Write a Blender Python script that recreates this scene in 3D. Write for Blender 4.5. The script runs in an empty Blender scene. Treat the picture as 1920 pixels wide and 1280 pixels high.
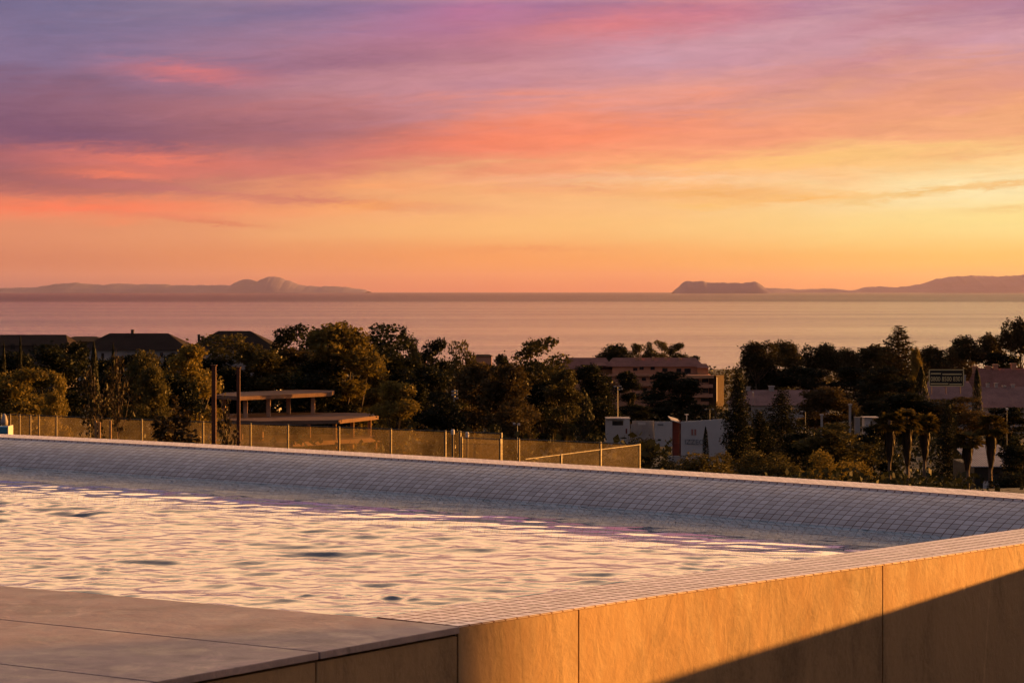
# sky and light settings
SUN_E, SUN_C = 5.0, (1.0, 0.41, 0.075)
_L = lambda r, g, b: tuple((c / 255.0 / 12.92 if c <= 10 else ((c / 255.0 + 0.055) / 1.055) ** 2.4) for c in (r, g, b))
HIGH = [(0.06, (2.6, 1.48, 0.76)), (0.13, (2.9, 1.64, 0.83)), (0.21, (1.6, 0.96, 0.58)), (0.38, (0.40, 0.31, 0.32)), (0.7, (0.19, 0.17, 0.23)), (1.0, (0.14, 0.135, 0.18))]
BACK = [(0.0, (0.11, 0.092, 0.10)), (0.12, (0.165, 0.14, 0.15)), (0.4, (0.17, 0.158, 0.19)), (1.0, (0.165, 0.158, 0.205))]
BLOBS = [  # px, py, length, thickness, tilt, colour, strength
    (120, 250, 520, 70, -3, (122, 84, 112), 0.75),
    (520, 235, 330, 34, -6, (150, 98, 112), 0.6),
    (480, 205, 260, 22, -2, (186, 116, 120), 0.45),
    (360, 135, 120, 16, -4, (226, 122, 120), 0.75),
    (330, 20, 330, 50, 2, (124, 116, 146), 0.55),
    (700, 40, 230, 26, 6, (146, 122, 154), 0.55),
    (860, 22, 160, 40, 10, (190, 116, 152), 0.6),
    (640, 115, 300, 24, 4, (150, 102, 126), 0.55),
    (900, 160, 200, 26, 2, (188, 134, 152), 0.45),
    (20, 330, 240, 26, -4, (138, 88, 98), 0.6),
    (300, 300, 280, 20, -2, (240, 124, 100), 0.65),
    (230, 325, 120, 10, 0, (252, 128, 96), 0.6),
    (120, 388, 300, 15, 0, (252, 126, 90), 0.85),
    (330, 356, 240, 7, -4, (186, 108, 108), 0.7),
    (600, 376, 230, 9, -3, (212, 124, 104), 0.65),
    (690, 385, 120, 10, 3, (254, 168, 92), 0.5),
    (700, 350, 200, 14, 1, (254, 164, 104), 0.5),
    (300, 405, 120, 5, -3, (232, 128, 98), 0.6),
    (390, 418, 90, 3.5, -4, (216, 118, 90), 0.6),
    (215, 418, 40, 5, 4, (246, 138, 94), 0.5),
    (760, 285, 240, 17, 5, (200, 112, 112), 0.55),
    (900, 265, 190, 24, 3, (254, 132, 98), 0.55),
    (1090, 260, 260, 26, 4, (254, 138, 100), 0.65),
    (1150, 45, 190, 30, 2, (236, 130, 126), 0.5),
    (1330, 30, 160, 30, 4, (216, 122, 132), 0.45),
    (1480, 70, 220, 40, 8, (208, 160, 172), 0.75),
    (1240, 110, 170, 30, 2, (204, 156, 172), 0.65),
    (1700, 30, 300, 18, 12, (186, 126, 140), 0.55),
    (1640, 110, 320, 16, 13, (196, 134, 142), 0.55),
    (1860, 70, 120, 20, 12, (206, 156, 172), 0.5),
    (1330, 183, 70, 9, 6, (252, 154, 116), 0.7),
    (1250, 175, 240, 24, 5, (232, 158, 148), 0.45),
    (1480, 170, 260, 14, 9, (208, 142, 134), 0.5),
    (1760, 170, 300, 34, 8, (224, 150, 126), 0.55),
    (1400, 245, 420, 26, 6, (248, 158, 118), 0.45),
    (1500, 300, 300, 16, 4, (252, 200, 120), 0.5),
    (1880, 340, 260, 32, 6, (252, 236, 184), 0.6),
    (1240, 335, 260, 9, 1, (252, 212, 162), 0.5),
    (1060, 333, 160, 9, 1, (240, 164, 128), 0.5),
    (1090, 354, 120, 7, -4, (236, 158, 120), 0.6),
    (1330, 362, 200, 13, 0, (246, 182, 110), 0.8),
    (1490, 371, 170, 7, 2, (248, 186, 104), 0.7),
    (1310, 386, 70, 7, 0, (252, 196, 112), 0.6),
    (1740, 358, 180, 6, 6, (242, 196, 120), 0.75),
    (1890, 344, 90, 5, 4, (244, 190, 118), 0.7),
    (1890, 392, 100, 6, 2, (242, 202, 128), 0.6),
    (1605, 382, 30, 4, -3, (240, 196, 118), 0.5),
    (1000, 466, 120, 3.5, -1, (236, 150, 92), 0.5),
    (880, 470, 200, 7, 2, (240, 152, 92), 0.4),
]
import bpy, math, random
import numpy as np
from mathutils import Vector, noise

R = math.radians
F = 4850.0                      # focal length in pixels of the 1920-wide frame
HOR = 546.0                     # horizon row
SEA = -70.0
EXPO = 1.35
SKY = 0.392
SUN_AZ, SUN_EL = 65.0, 4.5
sc = bpy.context.scene
col = sc.collection
rng = np.random.default_rng(7)
random.seed(7)


def PD(px, py, d):
    return Vector(((px - 960) / F * d, d, (HOR - py) / F * d))


def PZ(px, py, z):
    d = F * (-z) / (py - HOR)
    return Vector(((px - 960) / F * d, d, z))


# ------------------------------------------------------------------ terrain height
_ty = [-200, 22, 34, 60, 95, 130, 250, 350, 500, 700, 1000, 1500, 2000, 2360, 2600]
_tz = [-3.4, -3.4, -5.0, -5.2, -6.2, -11, -20, -23.5, -27, -33, -43, -55, -66, -70.4, -75]


def T(x, y):
    z = float(np.interp(y, _ty, _tz))
    a = x / max(y, 22.0) * F + 960
    q = max(0.0, min(1.0, (a - 1195) / 60.0))
    q = q * q * (3 - 2 * q)
    z += q * (float(np.interp(y, [20, 30, 60, 95, 130, 170, 250], [-3.4, -5.6, -8.4, -10.2, -11.4, -13.4, -20])) - float(np.interp(y, [20, 30, 60, 95, 130, 250], [-3.4, -4.45, -5.2, -6.2, -11, -20]))) if 20 < y < 250 else 0.0
    a = x / max(y, 60.0) * F + 960
    k = max(0.0, min(1.0, (620 - a) / 420.0))
    k = k * k * (3 - 2 * k)
    z += k * float(np.interp(y, [100, 220, 420, 800, 1500, 2300], [0, 2.5, 9, 12, 8, 0]))
    return z


# ------------------------------------------------------------------ node helpers
def srgb(r, g, b):
    def f(c):
        c /= 255.0
        return c / 12.92 if c <= 0.04045 else ((c + 0.055) / 1.055) ** 2.4
    return (f(r), f(g), f(b))


class NT:
    def __init__(self, tree):
        self.t = tree
        self.n = tree.nodes
        self.l = tree.links

    def new(self, typ, **kw):
        n = self.n.new(typ)
        for k, v in kw.items():
            setattr(n, k, v)
        return n

    def put(self, sock, v):
        if isinstance(v, bpy.types.NodeSocket):
            self.l.new(v, sock)
        elif isinstance(v, (tuple, list)) and len(v) == 3 and sock.type == 'RGBA':
            sock.default_value = (*v, 1)
        else:
            sock.default_value = v

    def math(self, op, a, b=None, c=None, clamp=False):
        n = self.new('ShaderNodeMath', operation=op, use_clamp=clamp)
        self.put(n.inputs[0], a)
        if b is not None:
            self.put(n.inputs[1], b)
        if c is not None:
            self.put(n.inputs[2], c)
        return n.outputs[0]

    def mix(self, f, a, b, blend='MIX'):
        n = self.new('ShaderNodeMix', data_type='RGBA', blend_type=blend)
        self.put(n.inputs[0], f)
        self.put(n.inputs[6], a)
        self.put(n.inputs[7], b)
        return n.outputs[2]

    def maprange(self, v, a, b, c=0.0, d=1.0, smooth=False):
        n = self.new('ShaderNodeMapRange', interpolation_type='SMOOTHSTEP' if smooth else 'LINEAR')
        self.put(n.inputs[0], v)
        for i, q in enumerate((a, b, c, d)):
            n.inputs[1 + i].default_value = q
        return n.outputs[0]

    def noise(self, vec, scale, detail=3.0, rough=0.55, dist=0.0, out=0):
        n = self.new('ShaderNodeTexNoise')
        if vec is not None:
            self.l.new(vec, n.inputs['Vector'])
        n.inputs['Scale'].default_value = scale
        n.inputs['Detail'].default_value = detail
        n.inputs['Roughness'].default_value = rough
        n.inputs['Distortion'].default_value = dist
        return n.outputs[out]

    def mapping(self, vec, scale=(1, 1, 1), loc=(0, 0, 0), rot=(0, 0, 0)):
        n = self.new('ShaderNodeMapping')
        self.l.new(vec, n.inputs[0])
        n.inputs['Location'].default_value = loc
        n.inputs['Rotation'].default_value = rot
        n.inputs['Scale'].default_value = scale
        return n.outputs[0]

    def ramp(self, f, stops, interp='LINEAR'):
        n = self.new('ShaderNodeValToRGB')
        r = n.color_ramp
        r.interpolation = interp
        while len(r.elements) < len(stops):
            r.elements.new(0.5)
        for e, (p, c) in zip(r.elements, stops):
            e.position = p
            e.color = (*c, 1) if len(c) == 3 else c
        self.put(n.inputs[0], f)
        return n.outputs[0]

    def bump(self, h, strength=0.5, dist=0.01, normal=None):
        n = self.new('ShaderNodeBump')
        n.inputs['Strength'].default_value = strength
        n.inputs['Distance'].default_value = dist
        self.l.new(h, n.inputs['Height'])
        if normal is not None:
            self.l.new(normal, n.inputs['Normal'])
        return n.outputs[0]


def newmat(name):
    m = bpy.data.materials.new(name)
    m.use_nodes = True
    nt = NT(m.node_tree)
    p = m.node_tree.nodes['Principled BSDF']
    return m, nt, p


def simple(name, base, rough=0.7, var=0.25, scale=3.0, metal=0.0, bump=0.0, bscale=20.0, coord='Object', spec=0.4, stretch=(1, 1, 1)):
    """One colour broken up by two scales of noise, with optional relief."""
    m, nt, p = newmat(name)
    tc = nt.new('ShaderNodeTexCoord').outputs[coord]
    v = nt.mapping(tc, stretch)
    n1 = nt.noise(v, scale, 5.0, 0.6)
    n2 = nt.noise(v, scale * 7.3, 3.0, 0.6)
    f = nt.math('ADD', nt.math('MULTIPLY', n1, 0.65), nt.math('MULTIPLY', n2, 0.35))
    lo = tuple(c * (1 - var) for c in base)
    hi = tuple(min(1, c * (1 + var)) for c in base)
    nt.put(p.inputs['Base Color'], nt.ramp(f, [(0.3, lo), (0.7, hi)]))
    nt.put(p.inputs['Roughness'], nt.maprange(n2, 0.3, 0.7, max(0.02, rough - 0.1), min(1, rough + 0.1)))
    p.inputs['Metallic'].default_value = metal
    p.inputs['Specular IOR Level'].default_value = spec
    if bump > 0:
        nb = nt.noise(v, bscale, 5.0, 0.6)
        nt.l.new(nt.bump(nb, 0.6, bump), p.inputs['Normal'])
    return m


def leafmat(name, base, tip, trans=0.3):
    m, nt, p = newmat(name)
    nt.n.remove(p)
    tc = nt.new('ShaderNodeTexCoord').outputs['Object']
    oi = nt.new('ShaderNodeObjectInfo').outputs['Random']
    geo = nt.new('ShaderNodeNewGeometry').outputs['Random Per Island']
    n = nt.noise(tc, 5.0, 3.0, 0.6)
    f = nt.math('ADD', nt.math('MULTIPLY', n, 0.75), nt.math('MULTIPLY', geo, 0.30))
    f = nt.math('ADD', f, nt.math('MULTIPLY', nt.math('SUBTRACT', oi, 0.5), 0.2))
    c = nt.ramp(f, [(0.25, base), (0.85, tip)])
    d = nt.new('ShaderNodeBsdfDiffuse')
    t = nt.new('ShaderNodeBsdfTranslucent')
    nt.put(d.inputs[0], c)
    nt.put(t.inputs[0], c)
    g = nt.new('ShaderNodeMixShader')
    g.inputs[0].default_value = trans
    nt.l.new(d.outputs[0], g.inputs[1])
    nt.l.new(t.outputs[0], g.inputs[2])
    gl = nt.new('ShaderNodeBsdfGlossy')
    gl.inputs['Roughness'].default_value = 0.45
    g2 = nt.new('ShaderNodeMixShader')
    g2.inputs[0].default_value = 0.015
    nt.l.new(g.outputs[0], g2.inputs[1])
    nt.l.new(gl.outputs[0], g2.inputs[2])
    nt.l.new(g2.outputs[0], nt.n['Material Output'].inputs[0])
    return m


# ------------------------------------------------------------------ mesh helpers
class MB:
    def __init__(self):
        self.v, self.f, self.uv = [], [], []

    def quadv(self, a, b, c, d):
        i = len(self.v)
        self.v += [tuple(a), tuple(b), tuple(c), tuple(d)]
        self.f.append((i, i + 1, i + 2, i + 3))

    def tri(self, a, b, c):
        i = len(self.v)
        self.v += [tuple(a), tuple(b), tuple(c)]
        self.f.append((i, i + 1, i + 2))

    def box(self, x0, x1, y0, y1, z0, z1, rot=0.0, piv=None):
        i = len(self.v)
        pts = [(x, y, z) for z in (z0, z1) for (x, y) in ((x0, y0), (x1, y0), (x1, y1), (x0, y1))]
        if rot:
            cx, cy = piv if piv else ((x0 + x1) / 2, (y0 + y1) / 2)
            c, s = math.cos(rot), math.sin(rot)
            pts = [(cx + (x - cx) * c - (y - cy) * s, cy + (x - cx) * s + (y - cy) * c, z) for x, y, z in pts]
        self.v += pts
        for q in ((0, 3, 2, 1), (4, 5, 6, 7), (0, 1, 5, 4), (1, 2, 6, 5), (2, 3, 7, 6), (3, 0, 4, 7)):
            self.f.append(tuple(i + k for k in q))
        return self

    def prism(self, poly, z0, z1):
        """vertical prism over a counter-clockwise polygon of (x, y)"""
        i, n = len(self.v), len(poly)
        self.v += [(p[0], p[1], z0) for p in poly] + [(p[0], p[1], z1) for p in poly]
        self.f.append(tuple(i + k for k in reversed(range(n))))
        self.f.append(tuple(i + n + k for k in range(n)))
        for k in range(n):
            j = (k + 1) % n
            self.f.append((i + k, i + j, i + n + j, i + n + k))
        return self

    def tube(self, pts, rad, n=8, cap=True):
        i = len(self.v)
        m = len(pts)
        for k in range(m):
            p = Vector(pts[k])
            d = (Vector(pts[min(k + 1, m - 1)]) - Vector(pts[max(k - 1, 0)])).normalized()
            a = d.orthogonal().normalized()
            if abs(d.z) > 0.6:
                a = (Vector((1, 0, 0)) - d * d.x).normalized()
            b = d.cross(a)
            for q in range(n):
                t = 2 * math.pi * q / n
                self.v.append(tuple(p + (a * math.cos(t) + b * math.sin(t)) * rad[k]))
        for k in range(m - 1):
            for q in range(n):
                r = (q + 1) % n
                self.f.append((i + k * n + q, i + k * n + r, i + (k + 1) * n + r, i + (k + 1) * n + q))
        if cap:
            self.f.append(tuple(i + q for q in reversed(range(n))))
            self.f.append(tuple(i + (m - 1) * n + q for q in range(n)))
        return self

    def hip(self, x0, x1, y0, y1, z0, z1, inx, iny=None):
        """hipped roof: eaves rectangle at z0, ridge at z1"""
        cy = (y0 + y1) / 2
        i = len(self.v)
        self.v += [(x0, y0, z0), (x1, y0, z0), (x1, y1, z0), (x0, y1, z0), (x0 + inx, cy, z1), (x1 - inx, cy, z1)]
        for q in ((0, 1, 5, 4), (1, 2, 5), (2, 3, 4, 5), (3, 0, 4), (0, 3, 2, 1)):
            self.f.append(tuple(i + k for k in q))
        return self

    def mesh(self, name, smooth=False):
        me = bpy.data.meshes.new(name)
        me.from_pydata(self.v, [], self.f)
        if self.uv:
            ul = me.uv_layers.new(name='UVMap')
            for lp in me.loops:
                ul.data[lp.index].uv = self.uv[lp.vertex_index]
        if smooth:
            me.polygons.foreach_set('use_smooth', [True] * len(me.polygons))
        me.update()
        return me

    def build(self, name, mat, parent=None, smooth=False, bevel=0.0):
        o = bpy.data.objects.new(name, self.mesh(name, smooth))
        if mat:
            o.data.materials.append(mat)
        col.objects.link(o)
        if parent is not None:
            o.parent = parent
            # geometry is written in world coordinates: express it in the parent's space
            L = parent.location
            if L.length > 0:
                n = len(o.data.vertices)
                a = np.empty(n * 3, dtype=np.float32)
                o.data.vertices.foreach_get('co', a)
                a = a.reshape(-1, 3) - np.array(L, dtype=np.float32)
                o.data.vertices.foreach_set('co', a.ravel())
                o.data.update()
        if bevel > 0:
            md = o.modifiers.new('edge', 'BEVEL')
            md.width = bevel
            md.segments = 2
            md.limit_method = 'ANGLE'
        return o



def raw_mesh(name, V, Q):
    me = bpy.data.meshes.new(name)
    me.vertices.add(len(V))
    me.vertices.foreach_set('co', np.asarray(V, np.float32).ravel())
    me.loops.add(Q.size)
    me.loops.foreach_set('vertex_index', Q.ravel().astype(np.int32))
    me.polygons.add(len(Q))
    me.polygons.foreach_set('loop_start', np.arange(0, Q.size, Q.shape[1], dtype=np.int32))
    me.polygons.foreach_set('loop_total', np.full(len(Q), Q.shape[1], np.int32))
    me.update(calc_edges=True)
    return me


def tag(o, label=None, cat=None, group=None, kind=None):
    if label:
        o['label'] = label
    if cat:
        o['category'] = cat
    if group:
        o['group'] = group
    if kind:
        o['kind'] = kind
    return o


def thing(name, loc, label, cat, group=None):
    o = bpy.data.objects.new(name, None)
    o.empty_display_size = 0.2
    o.location = loc
    col.objects.link(o)
    return tag(o, label, cat, group)


# ------------------------------------------------------------------ camera, render settings
cam = bpy.data.cameras.new('camera')
cam.sensor_width = 36.0
cam.lens = 36.0 * F / 1920.0
cam.shift_y = -(640 - HOR) / 1920.0
cam.clip_start = 0.2
cam.clip_end = 600000.0
co = bpy.data.objects.new('camera', cam)
co.rotation_euler = (math.pi / 2, 0, 0)
col.objects.link(co)
sc.camera = co
sc.view_settings.view_transform = 'Standard'
sc.view_settings.look = 'None'
sc.view_settings.exposure = EXPO
sc.view_settings.gamma = 1.0
sc.render.engine = 'CYCLES'
sc.cycles.use_denoising = True
sc.cycles.max_bounces = 6
sc.cycles.diffuse_bounces = 2
sc.cycles.use_adaptive_sampling = True
sc.cycles.adaptive_threshold = 0.02
sc.cycles.transparent_max_bounces = 16
sc.cycles.volume_bounces = 0
sc.cycles.sample_clamp_indirect = 4.0
sc.cycles.caustics_reflective = False
sc.cycles.caustics_refractive = False

# ------------------------------------------------------------------ sky
world = bpy.data.worlds.new('World')
sc.world = world
world.use_nodes = True
W = NT(world.node_tree)
bg = world.node_tree.nodes['Background']
vec = W.new('ShaderNodeTexCoord').outputs['Generated']
sep = W.new('ShaderNodeSeparateXYZ')
W.l.new(vec, sep.inputs[0])
az = W.math('MULTIPLY', W.math('ARCTAN2', sep.outputs[0], sep.outputs[1]), 180 / math.pi)
el = W.math('MULTIPLY', W.math('ARCSINE', sep.outputs[2]), 180 / math.pi)


def AE(px, py):
    a = math.atan((px - 960) / F)
    e = math.atan((HOR - py) / F * math.cos(a))
    return math.degrees(a), math.degrees(e)


uv = W.new('ShaderNodeCombineXYZ')
W.l.new(az, uv.inputs[0])
W.l.new(el, uv.inputs[1])
# cloud layers drift up towards the right: shear, then stretch
shear = W.new('ShaderNodeCombineXYZ')
W.l.new(az, shear.inputs[0])
W.l.new(W.math('SUBTRACT', el, W.math('MULTIPLY', az, 0.035)), shear.inputs[1])
wv = W.mapping(shear.outputs[0], (0.10, 0.55, 1))
w1 = W.noise(wv, 1.6, 4.0, 0.5, 0.6, out=1)
w2 = W.noise(W.mapping(shear.outputs[0], (0.22, 2.2, 1), (3, 7, 0)), 2.0, 8.0, 0.66, 0.7, out=0)
ws = W.new('ShaderNodeSeparateColor')
W.l.new(w1, ws.inputs[0])
# no wobble near the horizon, where the air is clear of cloud
amp = W.maprange(el, 0.9, 3.2, 0.12, 1.0, True)
du = W.math('MULTIPLY', W.math('SUBTRACT', ws.outputs[0], 0.5), 5.0)
dv = W.math('MULTIPLY', W.math('MULTIPLY', W.math('SUBTRACT', ws.outputs[1], 0.5), 2.2), amp)
dv2 = W.math('MULTIPLY', W.math('MULTIPLY', W.math('SUBTRACT', w2, 0.5), 1.15), amp)
au = W.math('ADD', az, du)
av = W.math('ADD', W.math('ADD', el, dv), dv2)
t8 = W.math('DIVIDE', av, 8.0, clamp=True)


def vstops(lst):
    return [(AE(960, y)[1] / 8.0, srgb(*c)) for y, c in lst]


cL = W.ramp(t8, vstops([(546, (168, 104, 94)), (500, (206, 124, 92)), (440, (222, 140, 102)), (395, (236, 140, 102)), (345, (200, 112, 98)), (280, (148, 96, 106)), (190, (128, 96, 122)), (100, (130, 112, 146)), (0, (110, 104, 142))]), 'EASE')
cC = W.ramp(t8, vstops([(546, (226, 126, 84)), (490, (246, 158, 90)), (430, (250, 186, 116)), (375, (250, 184, 122)), (310, (252, 160, 112)), (250, (240, 140, 112)), (170, (206, 142, 146)), (80, (190, 126, 142)), (0, (150, 112, 152))]), 'EASE')
cR = W.ramp(t8, vstops([(546, (250, 168, 98)), (490, (252, 198, 104)), (420, (251, 226, 146)), (360, (252, 228, 166)), (290, (250, 204, 134)), (220, (240, 170, 124)), (130, (222, 156, 142)), (70, (206, 154, 162)), (0, (174, 126, 150))]), 'EASE')
fl = W.maprange(au, -11.5, 1.0, 0, 1, True)
fr = W.maprange(au, -1.0, 12.0, 0, 1, True)
c = W.mix(fl, cL, cC)
c = W.mix(fr, c, cR)


warped = W.new('ShaderNodeCombineXYZ')
W.l.new(W.math('ADD', az, W.math('MULTIPLY', du, 0.25)), warped.inputs[0])
w3 = W.noise(W.mapping(shear.outputs[0], (0.85, 4.2, 1), (1, 9, 0)), 2.2, 7.0, 0.66, 1.0)
dv3 = W.math('MULTIPLY', W.math('SUBTRACT', w3, 0.5), 0.42)
W.l.new(W.math('ADD', W.math('ADD', el, dv3), W.math('ADD', W.math('MULTIPLY', dv, 0.15), W.math('MULTIPLY', dv2, 0.38))), warped.inputs[1])


def blob(c, px, py, su, sv, ang, colr, k):
    """an elongated cloud patch; centre in frame pixels, sizes in pixels"""
    a0, e0 = AE(px, py)
    k1 = 57.3 / F * 2.3
    mp = W.new('ShaderNodeMapping', vector_type='TEXTURE')
    W.l.new(warped.outputs[0], mp.inputs[0])
    mp.inputs['Location'].default_value = (a0, e0, 0)
    mp.inputs['Rotation'].default_value = (0, 0, R(ang))
    mp.inputs['Scale'].default_value = (su * k1, sv * k1, 1)
    g = W.new('ShaderNodeTexGradient', gradient_type='QUADRATIC_SPHERE')
    W.l.new(mp.outputs[0], g.inputs[0])
    return W.mix(W.math('MULTIPLY', g.outputs['Fac'], k * 1.35), c, srgb(*colr))


for b in BLOBS:
    c = blob(c, *b)
# fine wisps
wsp = W.noise(W.mapping(shear.outputs[0], (0.50, 3.2, 1), (11, 2, 0)), 1.6, 8.0, 0.66, 0.8)
wk = W.math('MULTIPLY', W.math('SUBTRACT', wsp, 0.5), W.math('MULTIPLY', amp, 0.42))
sc_n = W.new('ShaderNodeHueSaturation')
W.l.new(c, sc_n.inputs['Color'])
W.l.new(W.math('ADD', wk, 1.0), sc_n.inputs['Value'])
c = sc_n.outputs[0]
# above the frame: bright peach band added for pool reflections, dusk overhead and behind
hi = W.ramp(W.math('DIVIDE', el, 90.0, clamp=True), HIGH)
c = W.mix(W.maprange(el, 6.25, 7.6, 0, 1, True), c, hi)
# away from the sunset the whole sky cools and dims
daz = W.math('ABSOLUTE', W.math('SUBTRACT', W.math('PINGPONG', W.math('ADD', W.math('SUBTRACT', az, 25.0), 0.0), 180.0), 0.0))
back = W.ramp(W.math('DIVIDE', el, 90.0, clamp=True), BACK)
c = W.mix(W.maprange(daz, 38.0, 100.0, 0, 1, True), c, back)
# glow round the low sun
cosd = W.new('ShaderNodeVectorMath', operation='DOT_PRODUCT')
W.l.new(vec, cosd.inputs[0])
sdir = Vector((math.sin(R(SUN_AZ)) * math.cos(R(SUN_EL)), math.cos(R(SUN_AZ)) * math.cos(R(SUN_EL)), math.sin(R(SUN_EL))))
cosd.inputs[1].default_value = sdir
glow = W.math('POWER', W.math('MAXIMUM', cosd.outputs['Value'], 0.0), 22.0)
c = W.mix(W.math('MULTIPLY', glow, 0.4), c, (1.6, 0.95, 0.40))
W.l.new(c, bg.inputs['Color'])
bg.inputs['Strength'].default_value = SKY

# ------------------------------------------------------------------ sun
sl = bpy.data.lights.new('sun', 'SUN')
sl.energy = SUN_E
sl.angle = R(0.53)
sl.color = SUN_C
so = bpy.data.objects.new('sun', sl)
so.rotation_euler = (-sdir).to_track_quat('-Z', 'Y').to_euler()
so.location = sdir * 200
col.objects.link(so)
WAVE = 0.0160
# ------------------------------------------------------------------ pool materials
def tile_mat(name, grout=(0.12, 0.065, 0.052), base=(0.50, 0.50, 0.535), rough=0.22, gw=0.048, spec=0.3):
    """square mosaic laid out in UV tile units"""
    m, nt, p = newmat(name)
    u = nt.new('ShaderNodeUVMap').outputs[0]
    fl_ = nt.new('ShaderNodeVectorMath', operation='FLOOR')
    nt.l.new(u, fl_.inputs[0])
    fr_ = nt.new('ShaderNodeVectorMath', operation='FRACTION')
    nt.l.new(u, fr_.inputs[0])
    s = nt.new('ShaderNodeSeparateXYZ')
    nt.l.new(fr_.outputs[0], s.inputs[0])
    wn = nt.new('ShaderNodeTexWhiteNoise', noise_dimensions='2D')
    nt.l.new(fl_.outputs[0], wn.inputs['Vector'])
    e = [nt.math('MINIMUM', s.outputs[i], nt.math('SUBTRACT', 1.0, s.outputs[i])) for i in (0, 1)]
    ed = nt.math('MINIMUM', e[0], e[1])
    tile = nt.maprange(ed, gw * 0.6, gw * 1.3, 0, 1, True)
    k = nt.maprange(wn.outputs['Value'], 0, 1, 0.74, 1.10)
    big = nt.noise(u, 0.13, 3.0, 0.6)
    k = nt.math('MULTIPLY', k, nt.maprange(big, 0.3, 0.7, 0.88, 1.06))
    hs = nt.new('ShaderNodeHueSaturation')
    nt.put(hs.inputs['Color'], (*base, 1))
    nt.l.new(k, hs.inputs['Value'])
    gn = nt.noise(u, 3.0, 3.0)
    g = nt.ramp(gn, [(0.3, tuple(q * 0.7 for q in grout)), (0.7, tuple(q * 1.3 for q in grout))])
    nt.l.new(nt.mix(tile, g, hs.outputs[0]), p.inputs['Base Color'])
    nt.put(p.inputs['Roughness'], nt.maprange(tile, 0, 1, 0.85, rough))
    p.inputs['Specular IOR Level'].default_value = spec
    # each tile sits a hair out of true
    sv = nt.new('ShaderNodeSeparateColor')
    nt.l.new(wn.outputs['Color'], sv.inputs[0])
    tx = nt.math('MULTIPLY', nt.math('SUBTRACT', sv.outputs[0], 0.5), s.outputs[0])
    ty = nt.math('MULTIPLY', nt.math('SUBTRACT', sv.outputs[1], 0.5), s.outputs[1])
    h = nt.math('ADD', nt.math('MULTIPLY', nt.math('ADD', tx, ty), 0.5), nt.math('MULTIPLY', tile, 0.7))
    nt.l.new(nt.bump(h, 0.5, 0.003), p.inputs['Normal'])
    return m


M_tile = tile_mat('pool_mosaic')
M_tile_top = tile_mat('coping_mosaic', grout=(0.22, 0.115, 0.10), base=(0.80, 0.67, 0.66), rough=0.34, gw=0.08, spec=0.5)


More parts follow.
